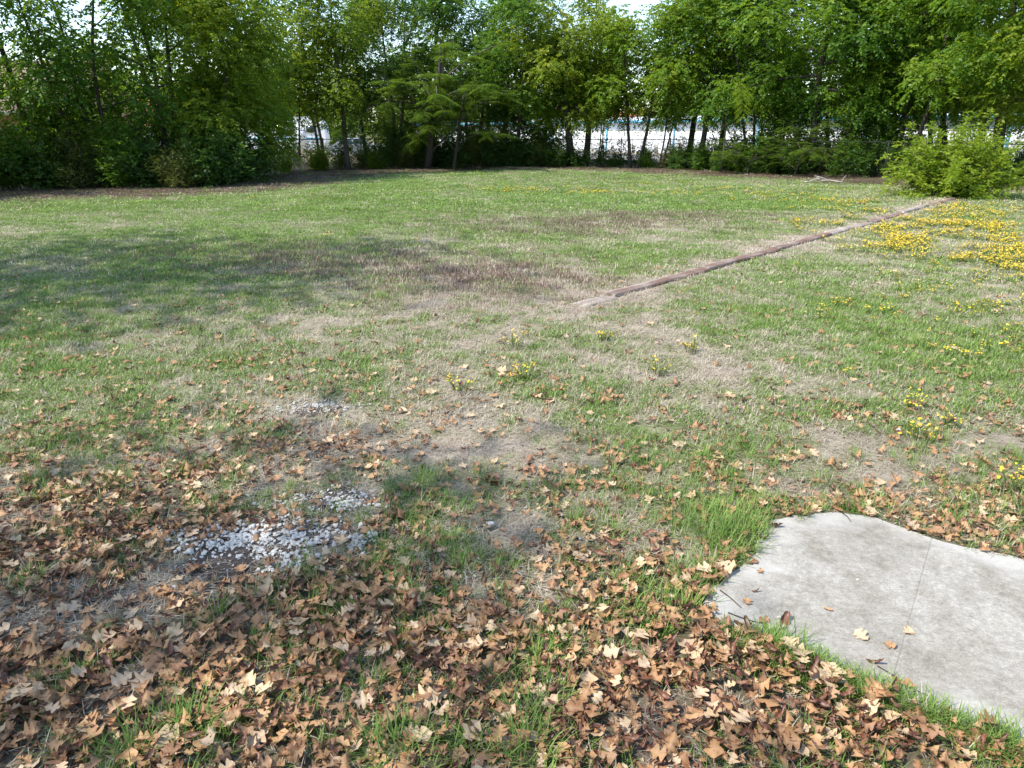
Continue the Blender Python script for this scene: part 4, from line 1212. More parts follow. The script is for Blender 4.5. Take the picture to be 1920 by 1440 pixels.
def make_tree(rng, root, h, tr, cb, cr, mat, bark, lean=(0, 0), stems=1, limbs=10, nsp=17, nl=8, L=.165, W=.088, droop=.6, zmin=None, csz=.50, fork=None, crv=None, keep=None, topr=.35, slen=.42):
    """trunk, limbs and a crown of leaf sprays; sizes in metres. crv = vertical half extent law"""
    crown_O, crown_D, crown_T = [], [], []
    tmb = MB(); limb_list = []
    ztop = h
    for s in range(stems):
        a = rng.uniform(0, 6.28); off = np.array([math.cos(a), math.sin(a), 0]) * (tr * 1.6 if stems > 1 else 0)
        d = np.array([lean[0] + (math.cos(a) * .16 if stems > 1 else 0), lean[1] + (math.sin(a) * .16 if stems > 1 else 0), 1.0])
        n = 11
        P = [off + np.array([0, 0, -.15])]; dd = norm(d)
        for i in range(n - 1):
            dd = norm(dd + rng.normal(0, .055, 3) * np.array([1, 1, .3]) + np.array([0, 0, .04])); P.append(P[-1] + dd * h * .93 / (n - 1))
        P = np.array(P)
        tt = np.linspace(0, 1, n); r = tr * (1.0 / math.sqrt(stems)) * (1 - .86 * tt) ; r[0] *= 1.25
        tmb.tube(P, np.maximum(r, .018), 8)
        nlm = max(4, limbs // stems)
        for k in range(nlm):
            f = cb / h + (0.97 - cb / h) * ((k + rng.uniform(0, .8)) / nlm)
            f = min(max(f, .08), .97)
            i = f * (n - 1); i0 = int(i); p = P[i0] * (1 - (i - i0)) + P[min(i0 + 1, n - 1)] * (i - i0)
            rel = (p[2] - cb) / max(h - cb, .1)
            prof = math.sqrt(max(.05, 1 - (2 * np.clip(rel, 0, 1) - .85) ** 2 / 1.5))
            prof = max(prof, topr)
            az = k * 2.4 + rng.uniform(-.5, .5) + s * 2.1
            el = .25 + .75 * rel + rng.uniform(-.15, .2)
            ll = cr * prof * rng.uniform(.7, 1.1)
            Pl = curve_pts(p, (math.cos(az) * math.cos(el), math.sin(az) * math.cos(el), math.sin(el)), ll, 6, -.10 - .10 * droop, .10, rng)
            lm = MB(); r0 = max(.014, np.interp(f, tt, r) * .55)
            lm.tube(Pl, np.linspace(r0, .010, 6), 5)
            for q in range(6):
                g = rng.uniform(.25, 1.0); i = g * 5; i0 = min(int(i), 4); pp = Pl[i0] * (1 - (i - i0)) + Pl[i0 + 1] * (i - i0)
                tdir = norm(Pl[i0 + 1] - Pl[i0]) + rng.normal(0, .75, 3) + np.array([0, 0, .15])
                bl = rng.uniform(.35, .95) * cr * .32
                Pb = curve_pts(pp, tdir, bl, 4, -.2, .12, rng)
                lm.tube(Pb, [.010, .008, .006, .004], 4)
                crown_O.append(Pb[-1]); crown_D.append(Pb[-1] - p); crown_T.append(rng.normal(.5, .13))
                if rng.uniform() < .6: crown_O.append(Pb[2]); crown_D.append(Pb[2] - p); crown_T.append(rng.normal(.45, .13))
            crown_O.append(Pl[-1]); crown_D.append(Pl[-1] - p); crown_T.append(rng.normal(.55, .13))
            limb_list.append(lm)
    O = np.array(crown_O); D = norm(np.array(crown_D)); T = np.array(crown_T)
    O[:, 2] = np.maximum(O[:, 2], .15)
    O2 = np.repeat(O, nsp, 0) + np.clip(rng.normal(0, csz, (len(O) * nsp, 3)), -csz * 2, csz * 2) * np.array([1, 1, .75])
    out = O2 - np.repeat(O, nsp, 0)
    D2 = norm(np.repeat(D, nsp, 0) * .7 + out / csz * .6 + rng.normal(0, .35, O2.shape))
    D2[:, 2] = D2[:, 2] * .8 - .22
    T2 = np.repeat(T, nsp) + .10 * np.clip(out[:, 2] / csz, -1.5, 1.5)
    k = O2[:, 2] > (.05 if zmin is None else zmin) + rng.normal(0, .15, len(O2)) + np.repeat(rng.normal(-.2, .8, len(O)), nsp) * (zmin is not None)
    V, tint = sprays_to_leaves(rng, O2[k], D2[k], nl, slen, L, W, droop, .9, T2[k])
    tmb.build('trunk', bark, root, True)
    for lm in limb_list: lm.build('limb', bark, root, True)
    F = np.arange(len(V)).reshape(-1, 4)
    me = mesh_np('crown', V, [F], {'tint': tint}); me.materials.append(mat)
    obj('crown', me, root)
    return O

def tree(u, y, label, seed, cat='tree', group='trees along the fence', name='tree', **kw):
    rng = np.random.default_rng(seed)
    x = x_of(u, y)
    t = thing(name, label, cat, (x, y, float(height(x, y))), group)
    make_tree(rng, t, **kw)
    return t
LG, LD, LY, LO, LB = M['leaf_green'], M['leaf_deep'], M['leaf_yellow'], M['leaf_olive'], M['leaf_bright']
BK, BD = M['bark'], M['bark_dark']
# left hedge
tree(-135, 27.5, 'leafy tree cut off by the left edge above the brick house', 101, h=9.4, tr=.16, cb=2.6, cr=2.9, mat=LG, bark=BD, lean=(-.1, 0), limbs=11, nsp=7)
tree(88, 29.0, 'tree with a dark trunk leaning left in front of the tan roof', 102, h=9.4, tr=.17, cb=3.0, cr=2.9, mat=LB, bark=BD, lean=(-.28, -.03), limbs=11, nsp=7)
tree(150, 28.6, 'slender leafy tree between the left leaning trunk and the forked trunk', 103, h=8.8, tr=.10, cb=1.9, cr=2.3, mat=LB, bark=BD, lean=(.04, 0), limbs=11, nsp=8)
tree(218, 29.5, 'tree with a dark forked trunk in the left hedge', 104, h=9.8, tr=.15, cb=2.4, cr=2.9, mat=LG, bark=BD, lean=(-.06, 0), limbs=12, stems=2, nsp=13)
tree(345, 31.0, 'largest tree of the left hedge, with thick grey spreading stems', 105, h=9.4, tr=.26, cb=2.2, cr=3.5, mat=LB, bark=BK, lean=(-.05, 0), limbs=16, stems=3, nsp=13)
tree(432, 31.5, 'yellowish green low tree at the right end of the left hedge', 106, h=6.8, tr=.10, cb=1.2, cr=2.5, mat=LY, bark=BD, lean=(.10, 0), limbs=11)
tree(470, 34.0, 'tall dark leaved tree behind the right end of the left hedge', 107, h=9.4, tr=.14, cb=2.4, cr=2.7, mat=LB, bark=BD, limbs=12)
# gap with the camper
tree(563, 39.5, 'thin trunked sapling in front of the white camper', 108, h=7.0, tr=.07, cb=3.3, cr=1.9, mat=LY, bark=BD, limbs=10, nsp=12, zmin=2.9)
tree(612, 42.5, 'sparse tall tree with bare twigs against the sky left of the middle', 109, h=10.2, tr=.13, cb=3.9, cr=2.7, mat=LD, bark=BK, lean=(-.04, 0), limbs=10, nsp=8, stems=2, zmin=3.0)
tree(652, 40.5, 'tree with a straight grey trunk right of the white camper', 110, h=9.5, tr=.16, cb=3.3, cr=2.4, mat=LY, bark=BK, lean=(-.01, 0), limbs=11, zmin=2.7)
tree(742, 45.0, 'tall dark tree behind the feathery tree', 111, h=9.4, tr=.2, cb=3.6, cr=3.4, mat=LD, bark=BD, limbs=13, stems=2, zmin=1.8)
tree(880, 46.5, 'dark green tree behind and right of the feathery tree', 113, h=9.4, tr=.18, cb=3.0, cr=3.4, mat=LG, bark=BD, limbs=14, stems=2, zmin=0.9)
tree(968, 45.0, 'green tree with drooping foliage left of the two thick trunks', 114, h=9.0, tr=.13, cb=2.4, cr=2.9, mat=LG, bark=BD, limbs=13, lean=(.02, 0), zmin=0.9)
# centre and right
tree(1072, 44.0, 'yellow green topped tree on a thick dark trunk, left of two close trunks', 115, h=8.0, tr=.25, cb=3.0, cr=2.7, mat=LY, bark=BD, limbs=13, lean=(-.02, 0), zmin=2.3)
tree(1097, 44.3, 'yellow green topped tree on the right of two close dark trunks', 116, h=8.4, tr=.22, cb=3.2, cr=2.7, mat=LY, bark=BD, limbs=13, lean=(.09, 0), zmin=2.5)
tree(1190, 42.5, 'tree with a slim crooked trunk in front of the white wall', 117, h=8.2, tr=0.16, cb=3.4, cr=2.5, mat=LB, bark=BD, limbs=12, lean=(-.01, 0), stems=2, zmin=2.75)
tree(1236, 41.8, 'tree on thin paired stems, with dead vines at its foot', 118, h=8.6, tr=0.08, cb=3.4, cr=2.5, mat=LY, bark=BD, limbs=11, stems=2, zmin=2.75)
tree(1308, 40.2, 'tree with a straight black trunk near the hanging bright frond', 119, h=9.4, tr=.18, cb=3.2, cr=3.1, mat=LB, bark=BD, limbs=13, zmin=2.5)
tree(1415, 38.4, 'leafy tree on several thin stems right of the hanging frond', 121, h=9.4, tr=.15, cb=3.0, cr=3.0, mat=LG, bark=BD, limbs=14, stems=3, zmin=1.5)
tree(1520, 36.4, 'tree with a stout dark trunk in front of the blue roof trim', 122, h=10.2, tr=.23, cb=3.0, cr=3.4, mat=LB, bark=BD, limbs=15, zmin=1.7)
tree(1583, 35.4, 'low branched dark tree in the right thicket', 123, h=10.0, tr=.2, cb=2.6, cr=2.8, mat=LG, bark=BD, limbs=14, zmin=0.9)
tree(1690, 34.0, 'broad leafy tree behind the bright bush', 124, h=9.8, tr=.17, cb=3.1, cr=3.1, mat=LB, bark=BD, limbs=14, stems=2, zmin=1.7)
tree(1858, 31.2, 'tree with a thick trunk leaning right, above the bright bush', 125, h=9.4, tr=0.28, cb=3.2, cr=3.3, mat=LB, bark=BD, limbs=15, lean=(.12, 0), zmin=2.4)
tree(1985, 28.0, 'leafy tree cut off by the right edge', 126, h=10.0, tr=.17, cb=2.5, cr=2.9, mat=LY, bark=BD, limbs=13, lean=(-.05, 0), zmin=1.8)
tree(1770, 38.0, 'tree at the back between the broad tree and the leaning trunk', 127, h=9.8, tr=.17, cb=3.8, cr=2.9, mat=LG, bark=BD, limbs=12, zmin=3.1)
tree(1350, 44.5, 'tall tree at the back above the hanging frond', 128, h=9.4, tr=.18, cb=4.0, cr=3.2, mat=LG, bark=BD, limbs=12, zmin=3.2)

second = [o for o in COL.objects if o.get('category') == 'tree']
for i, (u, y, k_, dz) in enumerate([(-210, 27.0, 4, .95), (255, 35.5, 2, .95), (400, 36.5, 6, .95), (520, 45.5, 15, .85), (690, 47.5, 6, 1.0), (800, 48, 19, 1.0), (930, 49, 10, 1.05), (1020, 48.5, 12, .8), (1120, 49.5, 16, .85), (1290, 47, 19, .95),
                                 (1460, 42.0, 19, 1.0), (1635, 40.0, 17, 1.0), (1735, 36.5, 21, 1.0), (1915, 33.5, 23, .95), (1830, 38, 19, 1.0), (1560, 42.5, 10, 1.05)]):
    lb = 'tree of the second row, its crown filling the gap ' + ['past the left frame edge', 'behind the forked trunk', 'behind the yellowish low tree', 'above the white camper', 'left of the silk tree', 'straight behind the silk tree', 'behind the drooping green tree', 'left of the thick trunks',
        'left of the slim crooked trunk', 'behind the paired stems', 'right of the hanging frond', 'behind the stout dark trunk', 'above the bright bush', 'at the right edge', 'behind the leaning trunk', 'behind the low branched tree'][i]
    x = x_of(u, y); copy_thing(second[k_], (x, y, float(height(x, y))), i * 1.7 + .4, dz, lb, 'second row of trees')
for i, (x, y, k_) in enumerate([(-19.5, 22.6, 4), (-23.0, 18.5, 6), (-27.5, 14.5, 4), (-21.0, 25.0, 3)]):
    copy_thing(second[k_], (x, y, float(height(x, y))), i * 2.1, .68, 'hedge tree outside the left edge that shades the lawn, ' + ['nearest the frame', 'second from the frame', 'third from the frame', 'behind the nearest one'][i], 'hedge trees outside the left edge')
# silk tree with feathery fronds
def frond(rng, O, D, length, pin=9, pl=.17, pw=.030, droop=.5):
    """bipinnate fronds: narrow pinnae set in pairs along each rachis"""
    S = len(O); D = norm(D); up = np.array([0, 0, 1.0])
    R = norm(np.cross(D, up[None]) + 1e-3)
    t = np.repeat((np.arange(pin) + .6) / pin, 2); side = np.tile([1., -1.], pin)
    ln = length * rng.uniform(.75, 1.2, S)
    P = O[:, None] + D[:, None] * (ln[:, None] * t[None])[:, :, None]
    P[:, :, 2] -= droop * ln[:, None] * t[None] ** 2
    d = D[:, None] * .55 + R[:, None] * side[None, :, None] + rng.normal(0, .06, (S, 2 * pin, 3)); d[:, :, 2] -= droop * (.3 + .7 * t[None])
    N = up + rng.normal(0, .15, (S, 2 * pin, 3))
    LL = pl * np.sin(math.pi * np.clip(t * .85 + .12, 0, 1))[None] * np.ones((S, 1)); WW = np.full((S, 2 * pin), pw)
    V = leaf_quads(P.reshape(-1, 3), d.reshape(-1, 3), N.reshape(-1, 3), LL.ravel(), WW.ravel(), .1)
    tint = np.repeat(np.clip(rng.normal(.5, .2, S), 0, 1), 2 * pin) + rng.normal(0, .06, S * 2 * pin)
    return V.reshape(-1, 3), np.repeat(np.clip(tint, 0, 1), 4)
def silk_tree(u, y, label, seed, h, tr, cr, limbs, nf, zb, az0=0, group='trees along the fence', zmax=None, flen=.5):
    rng = np.random.default_rng(seed); x = x_of(u, y)
    t = thing('silk_tree', label, 'tree', (x, y, float(height(x, y))), group)
    tm = MB(); P = curve_pts((0, 0, -.1), (.05, -.05, 1), h * (.62 if h > 8 else .8), 9, 0, .07, rng); tm.tube(P, np.linspace(tr, tr * .25, 9), 8); tm.build('trunk', BD, t, True)
    Os, Ds = [], []
    for k in range(limbs):
        f = (.24 + .42 * k / limbs) if h > 8 else (.3 + .68 * k / limbs); p = P[min(8, int(f * 8))]; az = az0 + k * 2.399 + rng.uniform(-.3, .3)
        el = rng.uniform(.55, 1.3) if h > 8 else rng.uniform(.2, .95)
        Pl = curve_pts(p, (math.cos(az) * math.cos(el), math.sin(az) * math.cos(el), math.sin(el)), cr * rng.uniform(.65, 1.05) * (1.25 if h > 8 else 1), 9, -.22, .13, rng)
        lm = MB(); lm.tube(Pl, np.linspace(tr * .26, .008, 9), 5)
        for q in range(9):
            g = rng.uniform(.3, 1); i = g * 8; i0 = min(int(i), 7); pp = Pl[i0] + (Pl[i0 + 1] - Pl[i0]) * (i - i0)
            dd = norm(Pl[i0 + 1] - Pl[i0]) + rng.normal(0, .7, 3) * np.array([1, 1, .35])
            Pb = curve_pts(pp, dd, rng.uniform(.5, 1.1), 4, -.25, .05, rng); lm.tube(Pb, [.01, .008, .006, .004], 4)
            for w in range(nf):
                s_ = rng.uniform(.2, 1); j = min(int(s_ * 3), 2); Os.append(Pb[j] + (Pb[j + 1] - Pb[j]) * (s_ * 3 - j))
                a = rng.uniform(0, 6.28); Ds.append(norm(dd) * .6 + np.array([math.cos(a), math.sin(a), .12]))
        lm.build('limb', BK, t, True)
    V, tint = frond(rng, np.array(Os), np.array(Ds), flen, droop=.45)
    me = mesh_np('crown', V, [np.arange(len(V)).reshape(-1, 4)], {'tint': tint}); me.materials.append(M['leaf_frond']); obj('crown', me, t)
    return t
silk_tree(800, 41.5, 'feathery silk tree with layered fronds and a dark trunk left of the middle', 201, 11, .22, 5.0, 19, 26, 3, 0.4, flen=.6)
silk_tree(850, 40.5, 'low spreading silk tree whose fronds droop over the dark gap', 202, 5.2, .10, 3.4, 10, 18, 2, 1.1, flen=.6)
silk_tree(1490, 34.5, 'silk tree sapling with bright arching fronds in the right thicket', 203, 1.9, .05, 2.2, 7, 7, 1, 2.6)
silk_tree(1400, 36.2, 'low silk tree sapling with fronds near the ground', 204, 1.2, .04, 1.6, 6, 6, .5, 2.9)
# sapling with the bright hanging frond
rng = np.random.default_rng(205); yy = 37.6; xx = x_of(1352, yy)
t = thing('silk_tree', 'thin silk tree sapling holding one bright frond hanging in front of the crowns', 'tree', (xx, yy, float(height(xx, yy))), 'trees along the fence')
tm = MB(); Ptr = np.array([[0, 0, -.1], [.03, 0, 1.2], [.0, .02, 2.6], [.02, 0, 3.9], [.12, -.05, 4.55]]); tm.tube(Ptr, [.06, .05, .04, .025, .014], 7); tm.build('trunk', BK, t, True)
hp = curve_pts((.12, -.05, 4.55), (-.06, -1.0, .20), 3.7, 9, -.46, .01, rng); lm = MB(); lm.tube(hp, np.linspace(.014, .004, 9), 4); lm.build('limb', M['leaf_frond'], t, True)
O = []; Dd = []
for i in range(60):
    g = rng.uniform(.45, 1) * 8; i0 = min(int(g), 7); p = hp[i0] + (hp[i0 + 1] - hp[i0]) * (g - i0)
    tg = norm(hp[i0 + 1] - hp[i0]); sd = np.array([1., 0, 0]) * (1 if i % 2 else -1)
    O.append(p); Dd.append(tg * .7 + sd * .8 + rng.normal(0, .12, 3))
V, tint = frond(rng, np.array(O), np.array(Dd), .50, droop=.3)
me = mesh_np('crown', V, [np.arange(len(V)).reshape(-1, 4)], {'tint': np.clip(tint + .4, 0, 1)}); me.materials.append(LB); obj('crown', me, t)

# undergrowth: a few shrub kinds, copied as wholes
def shrub_proto(seed, h, cr, mat, L=.105, W=.058, nsp=6, stems=4, name='shrub', droop=.3, limbs=14):
    rng = np.random.default_rng(seed)
    t = thing(name, None, 'shrub', (0, 0, 0))
    stm = MB(); Os, Ds, Ts = [], [], []
    for s in range(limbs):
        a = rng.uniform(0, 6.28); el = rng.uniform(.35, 1.45)
        P = curve_pts((rng.normal(0, .1), rng.normal(0, .1), -.05), (math.cos(a) * math.cos(el) * cr / h, math.sin(a) * math.cos(el) * cr / h, math.sin(el)), rng.uniform(.75, 1.1) * math.hypot(h * math.sin(el), cr * math.cos(el)), 7, -.12, .12, rng)
        stm.tube(P, np.linspace(.016, .005, 7), 4)
        for q in range(9):
            g = rng.uniform(.15, 1) * 6; i0 = min(int(g), 5); p = P[i0] + (P[i0 + 1] - P[i0]) * (g - i0)
            Os.append(p); Ds.append(norm(p) + rng.normal(0, .6, 3)); Ts.append(rng.normal(.5, .15))
    O = np.repeat(np.array(Os), nsp, 0) + rng.normal(0, .17, (len(Os) * nsp, 3)); O[:, 2] = np.abs(O[:, 2]) + .02
    D = norm(np.repeat(np.array(Ds), nsp, 0) + rng.normal(0, .5, O.shape))
    V, tint = sprays_to_leaves(rng, O, D, 7, .28, L, W, droop, .9, np.repeat(np.array(Ts), nsp))
    stm.build('stem', BD, t)
    me = mesh_np('foliage', V, [np.arange(len(V)).reshape(-1, 4)], {'tint': tint}); me.materials.append(mat); obj('foliage', me, t)
    return t
P_DEEP = shrub_proto(301, 1.5, 1.25, LD); P_GREEN = shrub_proto(302, 1.7, 1.2, LG); P_OLIVE = shrub_proto(303, 1.5, 1.2, LO, L=.06, W=.03, nsp=7)
P_YEL = shrub_proto(304, 1.5, 1.0, LY); P_SPARSE = shrub_proto(305, 1.75, 1.0, LD, nsp=3, L=.085, W=.06); P_BROWN = shrub_proto(306, 1.9, .9, M['leaf_brown'], L=.06, W=.025, nsp=4)
used = set()
def shrub(proto, u, y, sc, label, group, rz=None):
    x = x_of(u, y); loc = (x, y, float(height(x, y))); rz = rt.uniform(0, 6.28) if rz is None else rz
    if proto.name not in used:
        used.add(proto.name); proto.location = loc; proto.rotation_euler = (0, 0, rz); proto.scale = (sc,) * 3
        proto['label'] = label; proto['group'] = group
        return proto
    return copy_thing(proto, loc, rz, sc, label, group)
GL = 'shrubs in the hedge on the left'; GC = 'dark shrubs along the back fence'; GRR = 'shrubs in the thicket on the right'
LL_ = {'DEEP': 'deep green shrub', 'GREEN': 'mid green shrub', 'OLIVE': 'fine leaved olive shrub'}
SL = [' at the very left edge of the lawn hedge', ' in the left hedge below the brick house', ' at the foot of the left leaning trunk', ' between the leaning and the forked trunk', ' at the foot of the forked trunk', ' jutting forward in the left hedge',
      ' that sticks out lowest over the bare ground', ' near the right end of the left hedge', ' ending the left hedge on its right', ' beneath the largest spreading tree', ' behind the slender tree of the left hedge', ' under the tan roof at the left',
      ' behind the shrub that juts forward', ' tucked behind the right end of the left hedge', ' behind the left leaning trunk', ' behind the forked trunk', ' far behind the largest spreading tree', ' half cut off by the left edge']
SC_ = [' left of the feathery tree by the withered shrub', ' at the foot of the feathery tree', ' right beside the feathery tree trunk', ' below the drooping silk tree fronds', ' first right of the silk tree', ' second right of the silk tree', ' left of the two close trunks by three steps',
       ' in the darkest part of the back fence line', ' touching the left of the two close trunks', ' behind the feathery tree by the fence', ' behind the second shrub right of the silk tree', ' between the two close trunks', ' low, right of the straight grey trunk', ' low, beside the straight grey trunk', ' tall, straight behind the silk tree', ' tall, behind the drooping silk tree', ' tall, behind the drooping green tree', ' tall, left of the thick trunks by the fence']
SR = [' low in the gap before the white wall', ' at the foot of the paired stems', ' just left of the straight black trunk', ' in front of the straight black trunk', ' below the hanging bright frond', ' right of the hanging bright frond', ' behind the silk tree sapling fronds', ' under the arching fronds at right',
      ' in front of the stout dark trunk', ' under the low branched dark tree', ' above the pale dead branches', ' left of the bright bush by a step', ' tall behind the pale dead branches', ' touching the left of the bright bush', ' at the right edge behind the bright bush', ' cut off by the right edge', ' behind the right half of the bright bush', ' deep in the thicket by the low branched tree', ' tall, behind the silk tree sapling', ' tall, left of the stout dark trunk', ' tall, right of the low branched tree', ' tall, left of the bright bush by the fence', ' medium, below the thin stems', ' by the dead vine tangle']
k_ = 0
for (pn, u, y, sc) in [('DEEP', -40, 26.5, 1.2), ('GREEN', 40, 27.2, 1.25), ('DEEP', 105, 27.0, 1.15), ('OLIVE', 170, 27.4, 1.3), ('GREEN', 235, 27.8, 1.3), ('DEEP', 300, 28.0, 1.1), ('OLIVE', 330, 27.2, .95), ('DEEP', 395, 28.6, 1.35),
                       ('DEEP', 440, 29.8, 1.35), ('GREEN', 380, 30.2, 1.5), ('GREEN', 140, 29.5, 1.7), ('DEEP', 20, 29.5, 1.25), ('OLIVE', 270, 30.0, 1.7), ('DEEP', 470, 32.0, 1.2), ('GREEN', 100, 31.0, 1.6), ('GREEN', 200, 31.5, 1.7), ('DEEP', 330, 32.5, 1.8), ('OLIVE', -90, 28.0, 1.3)]:
    shrub({'DEEP': P_DEEP, 'GREEN': P_GREEN, 'OLIVE': P_OLIVE}[pn], u, y, sc, LL_[pn] + SL[k_], GL); k_ += 1
k_ = 0
for (pn, u, y, sc) in [('DEEP', 715, 41.5, .9), ('OLIVE', 770, 42.2, 1.1), ('DEEP', 810, 43.0, 1.2), ('DEEP', 850, 42.6, 1.1), ('OLIVE', 890, 43.2, 1.15), ('DEEP', 930, 43.6, 1.15), ('DEEP', 975, 43.8, 1.15), ('OLIVE', 1015, 44.0, 1.05), ('DEEP', 1050, 43.6, .95),
                       ('DEEP', 760, 44.5, 1.4), ('DEEP', 900, 45.5, 1.4), ('DEEP', 1085, 43.4, .75), ('OLIVE', 680, 41.5, .7), ('OLIVE', 640, 40.5, .55), ('DEEP', 785, 44.8, 1.7), ('DEEP', 870, 45.4, 1.7), ('OLIVE', 945, 45.0, 1.7), ('DEEP', 1000, 45.3, 1.6)]:
    shrub({'DEEP': P_DEEP, 'GREEN': P_GREEN, 'OLIVE': P_OLIVE}[pn], u, y, sc, LL_[pn] + SC_[k_], GC); k_ += 1
k_ = 0
for (pn, u, y, sc) in [('DEEP', 1150, 43.0, .5), ('GREEN', 1215, 42.0, .6), ('DEEP', 1270, 40.4, .85), ('GREEN', 1310, 39.2, .75), ('DEEP', 1350, 38.4, .8), ('GREEN', 1390, 37.6, .75), ('DEEP', 1440, 36.6, .85), ('DEEP', 1490, 36.0, .95), ('OLIVE', 1540, 35.4, .85),
                       ('GREEN', 1580, 34.6, .9), ('DEEP', 1620, 34.0, 1.0), ('DEEP', 1660, 33.4, 1.0), ('GREEN', 1640, 34.5, 1.35), ('DEEP', 1715, 32.2, .7), ('DEEP', 1930, 28.4, .9), ('GREEN', 1960, 27.4, .9), ('DEEP', 1890, 30.2, .8), ('DEEP', 1590, 36.2, 1.25), ('GREEN', 1445, 37.6, 1.35), ('DEEP', 1500, 37.0, 1.55), ('GREEN', 1600, 35.6, 1.6), ('DEEP', 1665, 34.6, 1.45), ('GREEN', 1385, 38.6, 1.05), ('OLIVE', 1265, 41.6, .95)]:
    shrub({'DEEP': P_DEEP, 'GREEN': P_GREEN, 'OLIVE': P_OLIVE}[pn], u, y, sc, LL_[pn] + SR[k_], GRR); k_ += 1
for (u, y, sc, lb) in [(602, 39.3, .78, 'yellow green shrub at the foot of the straight grey trunk'), (700, 40.8, .6, 'low yellow green shrub right of the straight grey trunk'), (535, 36.5, .5, 'small yellow green shrub by the dry grass clump')]:
    shrub(P_YEL, u, y, sc, lb, 'yellow green shrubs in the gap left of the middle')
VPL = [(505, 'behind the dry grass clump'), (560, 'before the white camper'), (640, 'by the straight grey trunk'), (700, 'left of the withered shrub'), (760, 'behind the silk tree'), (850, 'behind the drooping fronds'), (940, 'in the dark gap left of centre'),
       (1020, 'left of the two close trunks'), (1090, 'between the two close trunks'), (1145, 'left of the slim crooked trunk'), (1205, 'by the slim crooked trunk'), (1270, 'right of the dead vine tangle'), (1325, 'by the straight black trunk'), (1375, 'under the hanging frond'), (1430, 'by the thin stems'),
       (1480, 'behind the sapling fronds'), (1550, 'right of the stout trunk'), (1620, 'by the low branched tree'), (1690, 'left of the bright bush'), (1740, 'behind the bright bush'), (1800, 'above the middle of the bright bush'), (1900, 'by the leaning trunk')]
def vine_at(u): return min(VPL, key=lambda q: abs(q[0] - u))[1]
for (u, y, sc) in [(505, 41.5, 1.0), (545, 42.5, 1.05), (1125, 43.6, 1.0), (1165, 43.4, .95), (1285, 41.5, 1.05), (1345, 40.5, 1.05), (1385, 40.0, 1.0), (1425, 39.2, 1.0), (1730, 33.0, 1.0), (1800, 31.5, 1.0), (1680, 34.8, 1.0), (1900, 29.6, 1.0), (1205, 43.3, .9), (1460, 38.4, 1.0), (1548, 37.0, 1.0), (1325, 41.2, 1.05), (1760, 33.4, 1.05), (1620, 36, 1.0), (590, 42.8, .9), (640, 43.5, 1.0), (690, 44.2, 1.1), (735, 44.6, 1.2), (830, 45, 1.3), (905, 45.2, 1.3), (960, 45.4, 1.25), (1010, 45.4, 1.2), (1055, 45.0, 1.0), (1480, 37.4, 1.25), (1430, 38.2, 1.2), (1560, 36.0, 1.3), (1655, 34.6, 1.25), (1705, 33.8, 1.15)]:
    shrub(P_SPARSE, u, y, sc, 'sparse dark vine growing through the chain link fence ' + vine_at(u), 'vines on the chain link fence')
shrub(P_BROWN, 738, 43.0, 1.05, 'withered brown shrub left of the feathery tree trunk', 'withered shrubs')
shrub(P_BROWN, 1252, 41.2, .85, 'tangle of dead brown vines hanging on the fence by the paired stems', 'withered shrubs')
# dry tall grass clump by the gap
rng = np.random.default_rng(61)
for (u, y, s_, lb) in [(560, 39.0, 1.0, 'tall dry grass clump at the foot of the thin sapling'), (528, 38.6, .8, 'dry grass clump between the left hedge and the thin sapling')]:
    V, Q_, T_, tint = blades(rng, 150, .55 * s_, .5 * s_, 1.2 * s_, .016, lean=.22, curve=.45)
    me = mesh_np('grass_clump', V, [Q_, T_], {'tint': tint}); me.materials.append(M['straw'])
    x = x_of(u, y); tag(obj('grass_clump', me, None, (x, y, float(height(x, y)))), lb, 'grass clump', 'dry grass clumps')

# the bright arching bush at the end of the timbers
rng = np.random.default_rng(71); yb = 23.6; xb = x_of(1788, yb)
t = thing('bush', 'bright yellow green bush with arching shoots at the far end of the timbers', 'bush', (xb, yb, float(height(xb, yb))))
stm = MB(); Vs, Ts = [], []
for s in range(230):
    a = rng.uniform(0, 6.28); el = math.asin(rng.uniform(.08, .99) ** .62); ln = rng.uniform(1.25, 2.6) * (1.0 if el < .9 else .9)
    if s < 5: a, el, ln = [.3, 2.9, 1.2, .9, 2.2][s], 1.30, 2.75 - .08 * s
    P = curve_pts((rng.normal(0, .15), rng.normal(0, .12), .0), (math.cos(a) * math.cos(el), math.sin(a) * math.cos(el) * .75, math.sin(el)), ln, 8, -.10 * math.cos(el), .10, rng)
    P[:, 2] = np.where(np.arange(8) > 0, np.maximum(P[:, 2], .10), P[:, 2])
    stm.tube(P, np.linspace(.011, .003, 8), 4)
    n = 15; g = np.sort(rng.uniform(.12, 1, n)) * 7; i0 = np.minimum(g.astype(int), 6); O = P[i0] + (P[i0 + 1] - P[i0]) * (g - i0)[:, None]
    D = norm(P[i0 + 1] - P[i0]) * .8 + rng.normal(0, .55, (n, 3))
    V, tint = sprays_to_leaves(rng, O, D, 7, .30, .125, .060, .35, .9, np.full(n, rng.normal(.5, .16)))
    Vs.append(V); Ts.append(tint)
stm.build('stem', BK, t)
V = np.concatenate(Vs); me = mesh_np('foliage', V, [np.arange(len(V)).reshape(-1, 4)], {'tint': np.concatenate(Ts)}); me.materials.append(M['leaf_bush']); obj('foliage', me, t)

